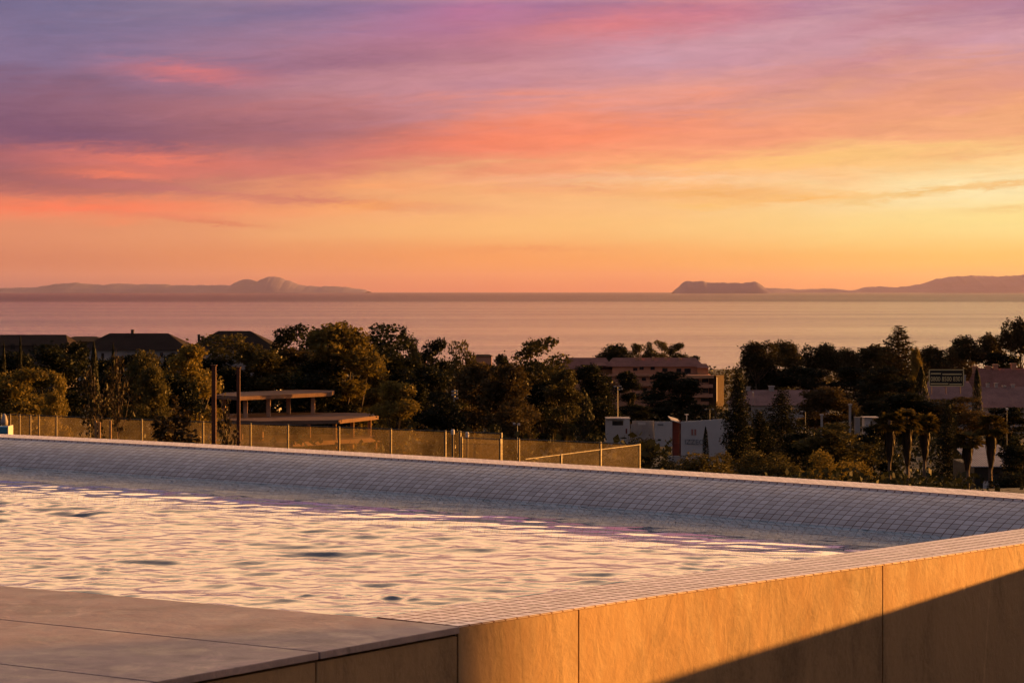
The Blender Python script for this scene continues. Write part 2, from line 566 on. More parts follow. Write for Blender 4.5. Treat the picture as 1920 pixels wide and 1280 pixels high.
def stone_mat(name, base, dark, rough=0.6, relief=0.006, mottle=0.0):
    m, nt, p = newmat(name)
    tc = nt.new('ShaderNodeTexCoord').outputs['Object']
    v1 = nt.mapping(tc, (1.0, 1.0, 0.55))
    n1 = nt.noise(v1, 2.2, 6.0, 0.62, 1.2)
    n2 = nt.noise(nt.mapping(tc, (1, 1, 0.35), (3, 1, 2), (0.2, 0.3, 0)), 9.0, 5.0, 0.6, 0.8)
    n3 = nt.noise(tc, 60.0, 3.0, 0.6)
    f = nt.math('ADD', nt.math('MULTIPLY', n1, 0.55), nt.math('ADD', nt.math('MULTIPLY', n2, 0.30), nt.math('MULTIPLY', n3, 0.15)))
    n0 = nt.noise(tc, 0.9, 3.0, 0.6, 0.8)
    f = nt.math('ADD', nt.math('MULTIPLY', f, 0.72), nt.math('MULTIPLY', n0, 0.28))
    c = nt.ramp(f, [(0.38, dark), (0.5, base), (0.64, tuple(min(1, q * 1.18) for q in base))])
    if mottle:                          # cloudy pinkish marbling of the paving
        q1 = nt.noise(nt.mapping(tc, (1, 1, 1), (7, 3, 0), (0, 0, 0.6)), mottle, 8.0, 0.72, 2.2)
        q2 = nt.noise(tc, mottle * 0.22, 2.0, 0.5)
        k_ = nt.math('MULTIPLY', nt.maprange(q1, 0.48, 0.66, 0, 1, True), nt.maprange(q2, 0.42, 0.60, 0.15, 0.95, True))
        c = nt.mix(nt.math('MULTIPLY', k_, 0.75), c, (0.60, 0.42, 0.37))
    # rain streaks and old damp, running down upright faces
    st_ = nt.noise(nt.mapping(tc, (3.2, 3.2, 0.22), (5, 1, 0)), 3.0, 5.0, 0.62, 0.4)
    st2 = nt.noise(tc, 1.1, 2.0, 0.5)
    c = nt.mix(nt.math('MULTIPLY', nt.maprange(st_, 0.50, 0.72, 0, 0.42, True), nt.maprange(st2, 0.4, 0.6, 0.1, 1.0, True)), c, tuple(q * 0.62 for q in dark))
    # thin scratches and calcite veins
    vn = nt.new('ShaderNodeTexVoronoi', feature='DISTANCE_TO_EDGE')
    nt.l.new(nt.mapping(tc, (1.1, 1.1, 0.5), (0.3, 0.2, 0), (0.3, 0.2, 0.5)), vn.inputs['Vector'])
    vn.inputs['Scale'].default_value = 1.6
    wv_ = nt.noise(tc, 5.0, 3.0)
    vd = nt.math('ADD', vn.outputs['Distance'], nt.math('MULTIPLY', nt.math('SUBTRACT', wv_, 0.5), 0.10))
    vein = nt.maprange(nt.math('ABSOLUTE', vd), 0.0, 0.012, 1, 0, True)
    vein = nt.math('MULTIPLY', vein, nt.maprange(nt.noise(tc, 1.7, 2.0), 0.5, 0.7, 0, 0.45, True))
    c = nt.mix(vein, c, tuple(min(1, q * 1.6) for q in base))
    nt.l.new(c, p.inputs['Base Color'])
    nt.put(p.inputs['Roughness'], nt.maprange(n2, 0.3, 0.7, rough - 0.12, rough + 0.12))
    p.inputs['Specular IOR Level'].default_value = 0.35
    h1 = nt.noise(nt.mapping(tc, (1, 1, 0.7), (1, 5, 0), (0.3, 0.45, 0.6)), 7.0, 3.0, 0.5, 1.8)
    h2 = nt.noise(nt.mapping(tc, (1.2, 1.2, 0.9), (2, 5, 0), (0.5, 0.45, 0.6)), 30.0, 6.0, 0.65, 0.6)
    hn = nt.math('ADD', nt.math('MULTIPLY', h1, 0.8), nt.math('ADD', nt.math('MULTIPLY', h2, 0.42), nt.math('MULTIPLY', n3, 0.12)))
    nt.l.new(nt.bump(hn, 0.8, relief), p.inputs['Normal'])
    return m


M_wall = stone_mat('sandstone_cladding', (0.37, 0.230, 0.113), (0.17, 0.103, 0.05), 0.75, 0.006)
M_slab = stone_mat('deck_stone', (0.37, 0.272, 0.252), (0.185, 0.140, 0.132), 0.58, 0.0030, 4.0)
M_joint = simple('dark_joint', (0.03, 0.025, 0.022), 0.9)
M_render = simple('pale_render', (0.55, 0.48, 0.40), 0.85, 0.12, 1.5)

ZC = -1.0            # coping level
WL = -1.158          # water level
ZB = -3.45           # foot of the walls


def ground_pts(lst, z=ZC):
    return [PZ(px, py, z).xy for px, py in lst]


def extend(p, q, d):
    v = (q - p).normalized()
    return q + v * d


def smooth_poly(pts, step=0.06, z=ZC):
    """Catmull-Rom through the points, resampled evenly"""
    P = [2 * pts[0] - pts[1]] + list(pts) + [2 * pts[-1] - pts[-2]]
    raw = []
    for i in range(1, len(P) - 2):
        for k in range(24):
            t = k / 24
            a, b, c_, d = P[i - 1], P[i], P[i + 1], P[i + 2]
            raw.append(0.5 * ((2 * b) + (c_ - a) * t + (2 * a - 5 * b + 4 * c_ - d) * t * t + (3 * b - a - 3 * c_ + d) * t ** 3))
    raw.append(P[-2])
    L = [0.0]
    for a, b in zip(raw, raw[1:]):
        L.append(L[-1] + (b - a).length)
    n = max(2, int(L[-1] / step))
    xs = np.interp(np.linspace(0, L[-1], n + 1), L, [p.x for p in raw])
    ys = np.interp(np.linspace(0, L[-1], n + 1), L, [p.y for p in raw])
    return [Vector((x, y)) for x, y in zip(xs, ys)]


def frames(line, side):
    """unit normals of a polyline; side=+1 is to the left of travel"""
    out = []
    for i in range(len(line)):
        d = (line[min(i + 1, len(line) - 1)] - line[max(i - 1, 0)]).normalized()
        out.append(Vector((-d.y, d.x)) * side)
    return out


def sweep(name, line, nrm, profile, mat, parent, uvs=None, tile=0.0545, smooth=False, cap=True):
    """profile: list of (offset along normal, z); uvs: running length across, one value per profile point"""
    mb = MB()
    m = len(profile)
    L = 0.0
    acc = [0.0]
    for a, b in zip(profile, profile[1:]):
        acc.append(acc[-1] + math.hypot(b[0] - a[0], b[1] - a[1]))
    for i, p in enumerate(line):
        if i:
            L += (p - line[i - 1]).length
        for k, (o, z) in enumerate(profile):
            q = p + nrm[i] * o
            mb.v.append((q.x, q.y, z))
            mb.uv.append((L / tile, (uvs[k] if uvs else acc[k] / tile)))
    for i in range(len(line) - 1):
        for k in range(m - 1):
            mb.f.append((i * m + k, (i + 1) * m + k, (i + 1) * m + k + 1, i * m + k + 1))
    if cap:
        mb.f.append(tuple(range(m)))
        mb.f.append(tuple((len(line) - 1) * m + k for k in reversed(range(m))))
    return mb.build(name, mat, parent, smooth)


# ---- far edge of the pool: pale coping strip, then a mosaic face sloping into the water
back = ground_pts([(0, 813.2), (300, 827.6), (700, 849), (1200, 877.8), (1600, 903.2), (1920, 925.2)])
back = [extend(back[1], back[0], 9.0), extend(back[1], back[0], 4.0)] + back + [extend(back[-2], back[-1], 0.75), extend(back[-2], back[-1], 1.6)]
far_line = smooth_poly(back, 0.055)
far_n = frames(far_line, -1)            # towards the pool and the camera
far = thing('pool_wall', (far_line[len(far_line) // 2].x, far_line[len(far_line) // 2].y, ZB),
            'long curved pool wall on the far side, its white mosaic face sloping into the water', 'pool wall')
CW = 0.285
TL = 0.0556
sweep('coping', far_line, far_n, [(-0.01, ZC - 0.03), (-0.01, ZC - 0.004), (-0.006, ZC), (CW - 0.012, ZC), (CW - 0.003, ZC - 0.004), (CW, ZC - 0.012)],
      M_tile_top, far, [0.02, 0.10, 0.14, 5.0, 5.1, 5.2], TL)
prof, acc, o, z = [(CW - 0.001, ZC - 0.011)], [0.0], CW - 0.001, ZC - 0.011
ang_list = [17, 18, 20, 22, 24, 26, 28, 31, 34, 38, 43, 50, 58, 66, 75]
for i, a in enumerate(ang_list):
    o += 0.040 * math.cos(R(a))
    z -= 0.040 * math.sin(R(a))
    prof.append((o, z))
    acc.append(i + 1.0)
print('slope foot', o, z)
sweep('sloped_tile_face', far_line, far_n, prof, M_tile, far, acc, TL, True, cap=False)
FACE_O = o
M_plaster = simple('pool_plaster', (0.15, 0.36, 0.46), 0.7, 0.12, 1.5)
sweep('plastered_face', far_line, far_n, [(o, z), (o, ZC - 1.45)], M_plaster, far, None, TL, cap=False)
sweep('outer_face', far_line, far_n, [(-0.008, ZB), (0.0, ZB), (0.0, ZC - 0.032), (CW * 0.5, ZC - 0.032), (CW * 0.5, ZB)], M_wall, far, None, TL)

# ---- near wall: stone panels outside, mosaic coping, mosaic inside
outer = ground_pts([(858, 1173), (1085, 1139), (1300, 1106.2), (1655, 1057), (1920, 1018)])
end_dir = (outer[-1] - outer[0]).normalized()
near_line = [outer[0], outer[1], outer[2], outer[3], outer[4], outer[4] + end_dir * 1.05]
near_s = smooth_poly(near_line, 0.055)
near_n = frames(near_s, 1)              # towards the pool
near = thing('pool_wall', (near_line[2].x, near_line[2].y, ZB),
             'low pool wall in front of the water, large orange sunlit stone panels under a white mosaic coping', 'pool wall')
NW = 0.335
sweep('coping', near_s, near_n, [(0.012, ZC - 0.005), (0.0015, ZC - 0.0048), (0.001, ZC - 0.004), (0.001, ZC - 0.002), (0.002, ZC), (NW - 0.006, ZC), (NW, ZC - 0.006), (NW, ZC - 0.05)],
      M_tile_top, near, [-0.3, -0.25, -0.2, 0.02, 0.1, 6.0, 6.1, 6.9], TL)
sweep('inner_tile_face', near_s, near_n, [(NW - 0.002, ZC - 0.051), (NW - 0.002, ZC - 0.33)], M_tile, near, None, TL, cap=False)
sweep('plastered_face', near_s, near_n, [(NW - 0.002, ZC - 0.33), (NW - 0.002, ZC - 1.45)], simple('pool_plaster', (0.15, 0.36, 0.46), 0.7, 0.12, 1.5), near, None, TL, cap=False)
sweep('wall_core', near_s, near_n, [(0.012, ZB), (0.012, ZC - 0.011), (NW - 0.02, ZC - 0.011), (NW - 0.02, ZB)], M_joint, near, None, TL)


def panel_on(a, b, n, name, parent, ztop, zbot, mat, thick=0.03, gap=0.003, out=0.0, bev=0.003):
    """an upright stone panel whose outer face follows a-b"""
    d = (b - a).normalized()
    a2, b2 = a + d * gap, b - d * gap
    mb = MB()
    poly = [a2 - n * out, b2 - n * out, b2 + n * thick, a2 + n * thick]
    mb.prism([(p.x, p.y) for p in poly], zbot, ztop)
    return mb.build(name, mat, parent, bevel=bev)


jl = [outer[0], outer[1], outer[3], near_line[5]]
for a, b in zip(jl, jl[1:]):
    # curved panels follow the wall in short facets inside one mesh
    ia = min(range(len(near_s)), key=lambda i: (near_s[i] - a).length)
    ib = min(range(len(near_s)), key=lambda i: (near_s[i] - b).length)
    seg = near_s[ia:ib + 1]
    seg[0] = a.copy()
    seg[-1] = b.copy()
    d0, d1 = (seg[1] - seg[0]).normalized(), (seg[-1] - seg[-2]).normalized()
    seg[0] = seg[0] + d0 * 0.0035
    seg[-1] = seg[-1] - d1 * 0.0035
    sn = frames(seg, 1)
    sweep('wall_panel', seg, sn, [(0.011, ZB), (0.002, ZB), (0.0, ZB + 0.002), (0.0, ZC - 0.0075), (0.003, ZC - 0.0052), (0.011, ZC - 0.0052)], M_wall, near, None, TL)

# ---- stone deck in the lower left corner
ang = R(55.2)
ed = Vector((math.cos(ang), math.sin(ang)))          # along the deck's free edge, away from the camera
rowd = Vector((-math.sin(ang), math.cos(ang)))       # to the left, along the pool
c0 = outer[0].copy()                                 # corner by the coping
deck = thing('stone_deck', (c0.x - 1.2, c0.y - 0.8, ZB), 'pinkish stone deck with thin paving slabs beside the pool, lower left', 'deck')
pool_edge_dir = (PZ(0, 1097, ZC).xy - PZ(710, 1158, ZC).xy).normalized()
pe0 = PZ(710, 1158, ZC).xy
ROW = 0.668
rows = []
slab_t = 0.021
# first row is cut along the coping and the pool edge
lip = -0.012
nrm_out = Vector((math.sin(ang), -math.cos(ang)))
for r in range(9):
    s0, s1 = -ROW * r, -ROW * (r + 1)
    g = 0.0040
    nl = 4
    Ls = [0.0, 3.3, 6.6, 9.9, 13.2]
    for k in range(nl):
        l0, l1 = Ls[k] + (g if k else 0), Ls[k + 1] - g
        a = c0 + ed * (s1 + g) + rowd * l0
        b = c0 + ed * (s0 - g) + rowd * l0
        c_ = c0 + ed * (s0 - g) + rowd * l1
        d_ = c0 + ed * (s1 + g) + rowd * l1
        if k == 0:
            a = a + nrm_out * 0.012
            b = b + nrm_out * 0.012
        poly = [a, b, c_, d_]
        if r == 0:
            if k == 0:
                # along the coping joint, then along the water's edge
                b = outer[0] + nrm_out * 0.012 - ed * 0.006
                b2 = pe0 - ed * 0.006
                c_ = pe0 + pool_edge_dir * (l1 - 0.33)
                poly = [a, b, b2, c_, d_]
            else:
                b = pe0 + pool_edge_dir * (l0 - 0.33)
                c_ = pe0 + pool_edge_dir * (l1 - 0.33)
                poly = [a, b, c_, d_]
        mb = MB()
        mb.prism([(p.x, p.y) for p in poly], ZC - slab_t, ZC)
        mb.build('paving_slab', M_slab, deck, bevel=0.0025)
    # upright panel below the lip
    a = c0 + ed * s1
    b = c0 + ed * s0
    panel_on(a, b, -nrm_out, 'wall_panel', deck, ZC - slab_t - 0.008, ZB, M_wall, 0.03, 0.003)
# body of the deck
pe_far = pe0 + pool_edge_dir * 13.0
core = [c0 - nrm_out * 0.035 - ed * 6.0, c0 - nrm_out * 0.035 - ed * 0.01, pe0 - ed * 0.03, pe_far - ed * 0.03, c0 + rowd * 13.2 - ed * 6.0]
MB().prism([(p.x, p.y) for p in core], ZB, ZC - slab_t - 0.002).build('deck_core', M_joint, deck)
# mosaic face between deck and water
mbp = MB()
pa, pb = pe0 - pool_edge_dir * 0.0, pe_far
for i, (p, l) in enumerate(((pa, 0.0), (pb, 13.0))):
    for zz in (ZC - slab_t - 0.003, ZC - 1.45):
        mbp.v.append((p.x, p.y, zz))
        mbp.uv.append((l / TL, (ZC - zz) / TL))
mbp.f.append((0, 1, 3, 2))
mbp.build('inner_tile_face', M_tile, deck)

# ---- pool floor and the water itself
near_in = [p + n * (NW + 0.0) for p, n in zip(near_s, near_n)]
far_in = [p + n * FACE_O for p, n in zip(far_line, far_n)]
pool_poly = [pe_far, pe0] + [near_in[i] for i in range(6, len(near_in), 4)] + [far_in[i] for i in range(len(far_in) - 30, -1, -10)]
fl_uv = MB()
for p in pool_poly:
    fl_uv.v.append((p.x, p.y, ZC - 1.42))
    fl_uv.uv.append((p.x / TL, p.y / TL))
fl_uv.f.append(tuple(range(len(pool_poly))))
tag(fl_uv.build('pool_floor', M_plaster), kind='structure')


WR = 0.155


def water_mat():
    m, nt, p = newmat('pool_water')
    nt.n.remove(p)
    tc = nt.new('ShaderNodeTexCoord').outputs['Object']
    nz = nt.noise(nt.mapping(tc, (1, 1, 1)), 16.0, 3.0, 0.5, 0.5)
    at = nt.new('ShaderNodeAttribute', attribute_name='calm')
    nrm = nt.bump(nz, 0.4, 0.006)
    nt.put(nrm.node.inputs['Strength'], nt.maprange(at.outputs['Fac'], 0, 1, 0.4, 0.015))
    gl = nt.new('ShaderNodeBsdfGlossy', distribution='BECKMANN')
    nt.put(gl.inputs['Roughness'], nt.maprange(at.outputs['Fac'], 0, 1, WR, 0.012))
    gl.inputs['Color'].default_value = (1, 1, 1, 1)
    nt.l.new(nrm, gl.inputs['Normal'])
    tr = nt.new('ShaderNodeBsdfTransparent')
    tr.inputs[0].default_value = (0.22, 0.72, 0.95, 1)
    fz = nt.new('ShaderNodeFresnel')
    fz.inputs['IOR'].default_value = 1.33
    nt.l.new(nrm, fz.inputs['Normal'])
    mx = nt.new('ShaderNodeMixShader')
    nt.l.new(fz.outputs[0], mx.inputs[0])
    nt.l.new(tr.outputs[0], mx.inputs[1])
    nt.l.new(gl.outputs[0], mx.inputs[2])
    nt.l.new(mx.outputs[0], nt.n['Material Output'].inputs[0])
    return m


def inside(poly, X, Y):
    r = np.zeros(X.shape, bool)
    n = len(poly)
    for i in range(n):
        x0, y0 = poly[i]
        x1, y1 = poly[(i + 1) % n]
        cnd = ((y0 > Y) != (y1 > Y))
        xi = (x1 - x0) * (Y - y0) / (y1 - y0 + 1e-12) + x0
        r ^= cnd & (X < xi)
    return r


st = 0.0135
# water is cut a few cm inside the walls' bodies so that no edge shows
cen = Vector((sum(p.x for p in pool_poly), sum(p.y for p in pool_poly))) / len(pool_poly)
big = []
npoly = len(pool_poly)
for i in range(npoly):
    e1 = (pool_poly[i] - pool_poly[i - 1]).normalized()
    e2 = (pool_poly[(i + 1) % npoly] - pool_poly[i]).normalized()
    nn = Vector((e1.y + e2.y, -e1.x - e2.x)).normalized()
    big.append(pool_poly[i] + nn * 0.03)
xs = np.concatenate([np.arange(-12.6, -5.0, 0.04), np.arange(-5.0, 4.2, st)])
ys = np.arange(6.6, 24.5, st * 1.1)
X, Y = np.meshgrid(xs, ys)
keep = inside([(p.x, p.y) for p in big], X, Y)
Z = np.zeros_like(X)
wr = np.random.default_rng(21)
for i in range(70):
    lam = 0.085 * (0.46 / 0.085) ** (wr.random() ** 1.1)
    th = wr.normal(R(258), 0.50) if i % 5 else wr.random() * 6.283
    k = 2 * math.pi / lam
    slope = WAVE * (0.6 + 0.8 * wr.random()) * (lam / 0.35) ** 0.08
    ph = wr.random() * 6.283
    # let each train wander so that no crest runs straight across the pool
    wob = 0.5 * np.sin(1.3 * X * math.cos(ph) + 1.7 * Y * math.sin(ph) + ph * 3)
    Z += slope / k * np.sin(k * (X * math.cos(th) + Y * math.sin(th)) + ph + wob * 2.0)
# patches of calmer and livelier water
env = 0.8 + 0.28 * np.sin(0.9 * X + 1.1) * np.sin(0.8 * Y + 0.4) + 0.15 * np.sin(2.1 * X - 1.3 * Y)
Z *= env
# the water lies stiller under the far wall
fl_a = np.array([(p.x, p.y) for p in far_in[::12]])
dist = np.full(X.shape, 99.0)
for fx_, fy_ in fl_a:
    dist = np.minimum(dist, np.hypot(X - fx_, Y - fy_))
Z *= 0.07 + 0.93 * np.clip((dist - 0.75) / 0.9, 0, 1)
# a returning jet breaks the surface near the coping
jp = PZ(735, 1119, WL)
for (ox, oy, a_, k_, w_) in ((0, 0, 0.0045, 55, 0.10), (-0.16, 0.08, 0.0035, 62, 0.09), (-0.33, 0.05, 0.003, 58, 0.09), (0.08, -0.06, 0.003, 70, 0.06)):
    rr = np.hypot(X - jp.x - ox, Y - jp.y - oy)
    Z += a_ * np.cos(k_ * rr) * np.exp(-(rr / w_) ** 2) + 0.0012 * np.cos(40 * rr) * np.exp(-(rr / (3.2 * w_)) ** 2)
idx = -np.ones(X.shape, int)
idx[keep] = np.arange(keep.sum())
q = keep[:-1, :-1] & keep[1:, :-1] & keep[:-1, 1:] & keep[1:, 1:]
faces = np.stack([idx[:-1, :-1][q], idx[:-1, 1:][q], idx[1:, 1:][q], idx[1:, :-1][q]], 1)
vv = np.stack([X[keep], Y[keep], WL + Z[keep]], 1)
me = raw_mesh('water', vv, faces)
me.polygons.foreach_set('use_smooth', [True] * len(me.polygons))
ca = me.attributes.new('calm', 'FLOAT', 'POINT')
ca.data.foreach_set('value', np.clip((1.45 - dist[keep]) / 0.5, 0, 1).astype(np.float32))
me.materials.append(water_mat())
wo = bpy.data.objects.new('water', me)
col.objects.link(wo)
tag(wo, kind='structure')

# ---- added to shade the near wall: low wall and tall block, out of view
P1 = PZ(1230, 1117, ZC)
P1.z = ZC - 0.283
P2 = PZ(1920, 1018, ZC)
P2.z = ZC - 0.0996
Q1 = P1 + sdir * 4.0
Q2 = P2 + sdir * ((Q1.z - P2.z) / sdir.z)
e = (Q1 - Q2).normalized()
a = Q2 - e * 0.12
b = Q1 + e * 7.0
nn = Vector((-e.y, e.x, 0))
if nn.dot(sdir) < 0:
    nn = -nn
gw = thing('added_shade_wall', (a.x, a.y, ZB), 'low wall added out of view by the pool corner to cast shade', 'wall')
MB().prism([(a.x, a.y), (b.x, b.y), (b.x + nn.x * 0.2, b.y + nn.y * 0.2), (a.x + nn.x * 0.2, a.y + nn.y * 0.2)], ZB, Q1.z).build('masonry', M_render, gw)
C0 = PZ(945, 1160, ZC) + sdir * 20.0
dv_ = Vector((math.cos(R(SUN_AZ)), -math.sin(R(SUN_AZ)), 0))
dd_ = Vector((math.sin(R(SUN_AZ)), math.cos(R(SUN_AZ)), 0))
vl = thing('villa', (C0.x, C0.y, -6.0), 'tall block added out of view right of the pool terrace to cast shade', 'house')  # unseen block, added to shade the left end of the near wall
pl = [C0, C0 + dv_ * 30, C0 + dv_ * 30 + dd_ * 9, C0 + dd_ * 9]
pl = [(p.x, p.y) for p in reversed(pl)]
MB().prism(pl, -6.0, 4.2).build('wall', M_render, vl)
HAZE = 2.8e-6
# ------------------------------------------------------------------ sea, far coast, terrain, haze
def sea_mat():
    m, nt, p = newmat('sea_water')
    geo = nt.new('ShaderNodeNewGeometry').outputs['Position']
    s = nt.new('ShaderNodeSeparateXYZ')
    nt.l.new(geo, s.inputs[0])
    dist = nt.math('LOGARITHM', nt.math('MAXIMUM', s.outputs[1], 10.0), 10.0)   # decades of distance: wind lanes get longer with range
    cv = nt.new('ShaderNodeCombineXYZ')
    nt.l.new(nt.math('DIVIDE', s.outputs[0], nt.math('MAXIMUM', s.outputs[1], 10.0)), cv.inputs[0])
    nt.l.new(dist, cv.inputs[1])
    lanes = nt.noise(nt.mapping(geo, (0.00012, 0.0012, 0.001)), 1.0, 6.0, 0.65, 0.4)
    lanes2 = nt.noise(nt.mapping(geo, (0.0015, 0.012, 0.01)), 1.0, 5.0, 0.65, 0.3)
    mixl = nt.math('ADD', nt.math('MULTIPLY', lanes, 0.6), nt.math('MULTIPLY', lanes2, 0.4))
    wind = nt.maprange(s.outputs[1], 15000, 19500, 0, 1, True)
    rough = nt.math('ADD', nt.maprange(mixl, 0.35, 0.65, SEA_R[0], SEA_R[1]), nt.math('MULTIPLY', wind, SEA_R[2]))
    nt.n.remove(p)
    wv_ = nt.noise(nt.mapping(geo, (0.02, 0.06, 0.05)), 1.0, 4.0, 0.6)
    nrm = nt.bump(wv_, 0.25, 4.0)
    gl = nt.new('ShaderNodeBsdfGlossy', distribution='BECKMANN')
    nt.put(gl.inputs['Roughness'], rough)
    nt.l.new(nrm, gl.inputs['Normal'])
    df = nt.new('ShaderNodeBsdfDiffuse')
    df.inputs[0].default_value = (0.055, 0.030, 0.085, 1)
    mx = nt.new('ShaderNodeMixShader')
    nt.put(mx.inputs[0], nt.math('SUBTRACT', nt.maprange(mixl, 0.35, 0.65, 0.86, 0.54), nt.math('MULTIPLY', wind, 0.33)))
    nt.l.new(df.outputs[0], mx.inputs[1])
    nt.l.new(gl.outputs[0], mx.inputs[2])
    nt.l.new(mx.outputs[0], nt.n['Material Output'].inputs[0])
    return m


SEA_R = (0.12, 0.17, 0.0)
mb = MB()
rad = [500, 3000, 9000, 25000, 70000, 160000]
n = 48
for r in rad:
    for k in range(n):
        t = 2 * math.pi * k / n
        mb.v.append((r * math.sin(t), r * math.cos(t), SEA))
for i in range(len(rad) - 1):
    for k in range(n):
        j = (k + 1) % n
        mb.f.append((i * n + k, (i + 1) * n + k, (i + 1) * n + j, i * n + j))
tag(mb.build('sea', sea_mat()), kind='structure')

M_rock = simple('far_hills', (0.105, 0.092, 0.165), 0.95, 0.3, 0.0006)  # bluish mauve of distant haze mixed into the rock colour


def coast(name, prof, D, depth):
    """a real ridge with the given skyline: (px, py) points seen at distance D"""
    xs = np.array([p[0] for p in prof], float)
    hs = np.array([HOR + 0.0 - p[1] for p in prof], float)
    px = np.arange(xs[0], xs[-1] + 0.1, 1.5)
    h = np.interp(px, xs, hs)
    s = D / F
    rr = np.random.default_rng(len(prof))
    for k in range(6):
        L = 34 / 1.6 ** k
        h += (0.4 / 1.35 ** k) * np.clip(h / 8, 0, 1) * np.sin(px / L * 6.28 + rr.random() * 6.28)
    h = np.maximum(h, -1.0)
    nj = 9
    mb = MB()
    for i in range(len(px)):
        for j in range(nj):
            t = j / (nj - 1) * 2 - 1
            sh = max(0.0, 1 - abs(t)) ** 0.8
            wob = 1 + 0.06 * math.sin(px[i] * 0.13 + j * 2.1) * (1 if 0 < j < nj - 1 and j != nj // 2 else 0)
            z = SEA + (h[i] * s - SEA) * sh * wob if j not in (0, nj - 1) else SEA - 5
            mb.v.append(((px[i] - 960) * s, D + t * depth, z))
    for i in range(len(px) - 1):
        for j in range(nj - 1):
            mb.f.append((i * nj + j, (i + 1) * nj + j, (i + 1) * nj + j + 1, i * nj + j + 1))
    return tag(mb.build(name, M_rock, smooth=True), kind='structure')


coast('mountains', [(-260, 540), (0, 540), (70, 538.5), (85, 535), (120, 531), (150, 530), (165, 532.5), (200, 534), (220, 531), (250, 533), (300, 532.5), (330, 534.5), (400, 534.5), (432, 534.5), (445, 528), (456, 523.5), (468, 523), (476, 526), (481, 528.5), (490, 523), (500, 519.3), (515, 518.8), (526, 520), (535, 524), (546, 528), (560, 533), (575, 536), (600, 537), (630, 536.5), (650, 538.5), (685, 543), (692, 546.5)], 118000, 3500)
coast('mountains', [(1262, 547), (1266, 542), (1272, 538), (1282, 528.5), (1286, 527), (1318, 527.5), (1334, 530), (1350, 530), (1370, 529.8), (1392, 531), (1402, 529), (1416, 528), (1424, 532), (1433, 537), (1436, 542), (1438, 547)], 95000, 1500)
coast('mountains', [(1400, 546), (1433, 540), (1452, 540), (1475, 541), (1500, 542.5), (1540, 541), (1565, 541), (1590, 544.5), (1606, 544), (1620, 539), (1635, 537), (1665, 537.5), (1680, 539), (1725, 533), (1752, 524), (1775, 519.5), (1800, 517.5), (1830, 516.5), (1865, 518), (1890, 517.5), (1920, 515), (2050, 512), (2200, 520)], 128000, 5000)

# terrain: one sheet from behind the camera to the shore
ys_ = [-120, -60, -20, 0, 10, 18, 22, 28, 34, 45, 60, 80, 95, 110, 130, 160, 190, 220, 260, 300, 350, 400, 460, 530, 610, 700, 800, 920, 1060, 1220, 1400, 1600, 1800, 2000, 2200, 2360, 2500, 2700]
mb = MB()
nx = 61
for y in ys_:
    half = max(0.32 * abs(y), 0) + 140
    for i in range(nx):
        x = (i / (nx - 1) * 2 - 1) * half
        z = T(x, max(y, 0.01))
        if y > 110:
            z += 0.8 * noise.noise(Vector((x * 0.02, y * 0.02, 0.3))) + (1.8 * noise.noise(Vector((x * 0.006, y * 0.006, 4.3))) if y < 2000 else 0)
        mb.v.append((x, y, z))
for j in range(len(ys_) - 1):
    for i in range(nx - 1):
        mb.f.append((j * nx + i, j * nx + i + 1, (j + 1) * nx + i + 1, (j + 1) * nx + i))
M_ground = simple('dry_hillside', (0.030, 0.027, 0.015), 0.95, 0.45, 0.12, bump=0.1, bscale=1.5)
tag(mb.build('terrain', M_ground, smooth=True), kind='structure')

# the air between here and the far coast
hz = bpy.data.materials.new('sea_air')
hz.use_nodes = True
ht = hz.node_tree
ht.nodes.remove(ht.nodes['Principled BSDF'])
pv = ht.nodes.new('ShaderNodeVolumePrincipled')
pv.inputs['Color'].default_value = (0.70, 0.60, 0.95, 1)
pv.inputs['Density'].default_value = HAZE
pv.inputs['Density Attribute'].default_value = ''
pv.inputs['Color Attribute'].default_value = ''
pv.inputs['Temperature Attribute'].default_value = ''
pv.inputs['Anisotropy'].default_value = 0.35
ht.links.new(pv.outputs[0], ht.nodes['Material Output'].inputs['Volume'])
try:
    hz.cycles.homogeneous_volume = True
except Exception:
    pass
mb = MB()
mb.box(-165000, 165000, -165000, 165000, -76, 1100)
ho = mb.build('haze', hz)
tag(ho, kind='stuff')
# ------------------------------------------------------------------ built things on the slope
M_terra = simple('terracotta_render', (0.52, 0.25, 0.155), 0.85, 0.15, 0.25)
M_terra2 = simple('ochre_render', (0.54, 0.28, 0.15), 0.85, 0.15, 0.25)
M_white = simple('white_paint', (0.54, 0.53, 0.54), 0.6, 0.1, 0.8)
M_offw = simple('old_white_wall', (0.34, 0.32, 0.32), 0.8, 0.3, 0.6)
M_grey = simple('grey_metal', (0.32, 0.33, 0.36), 0.45, 0.15, 1.0, 0.5)
M_steel = simple('brushed_steel', (0.13, 0.105, 0.085), 0.55, 0.12, 3.0, 0.0)
M_rust = simple('rusty_steel', (0.10, 0.035, 0.022), 0.75, 0.4, 2.0)
M_red = simple('dark_red_frame', (0.13, 0.03, 0.025), 0.6, 0.3, 1.0)
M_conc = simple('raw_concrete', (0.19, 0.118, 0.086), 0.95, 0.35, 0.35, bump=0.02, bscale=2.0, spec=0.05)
M_dark = simple('dark_interior', (0.018, 0.016, 0.016), 0.5, 0.3, 0.5)
M_glassd = simple('window_glass', (0.02, 0.022, 0.028), 0.12, 0.2, 0.5, spec=0.6)
M_pole = simple('galvanised_pole', (0.30, 0.29, 0.29), 0.5, 0.2, 1.0, 0.6)
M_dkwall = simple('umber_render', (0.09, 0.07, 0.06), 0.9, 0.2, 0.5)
M_tower = simple('darkened_ochre_render', (0.05, 0.024, 0.011), 0.9, 0.15, 0.25)  # ochre lowered so the sunlit tower doesn't render too bright
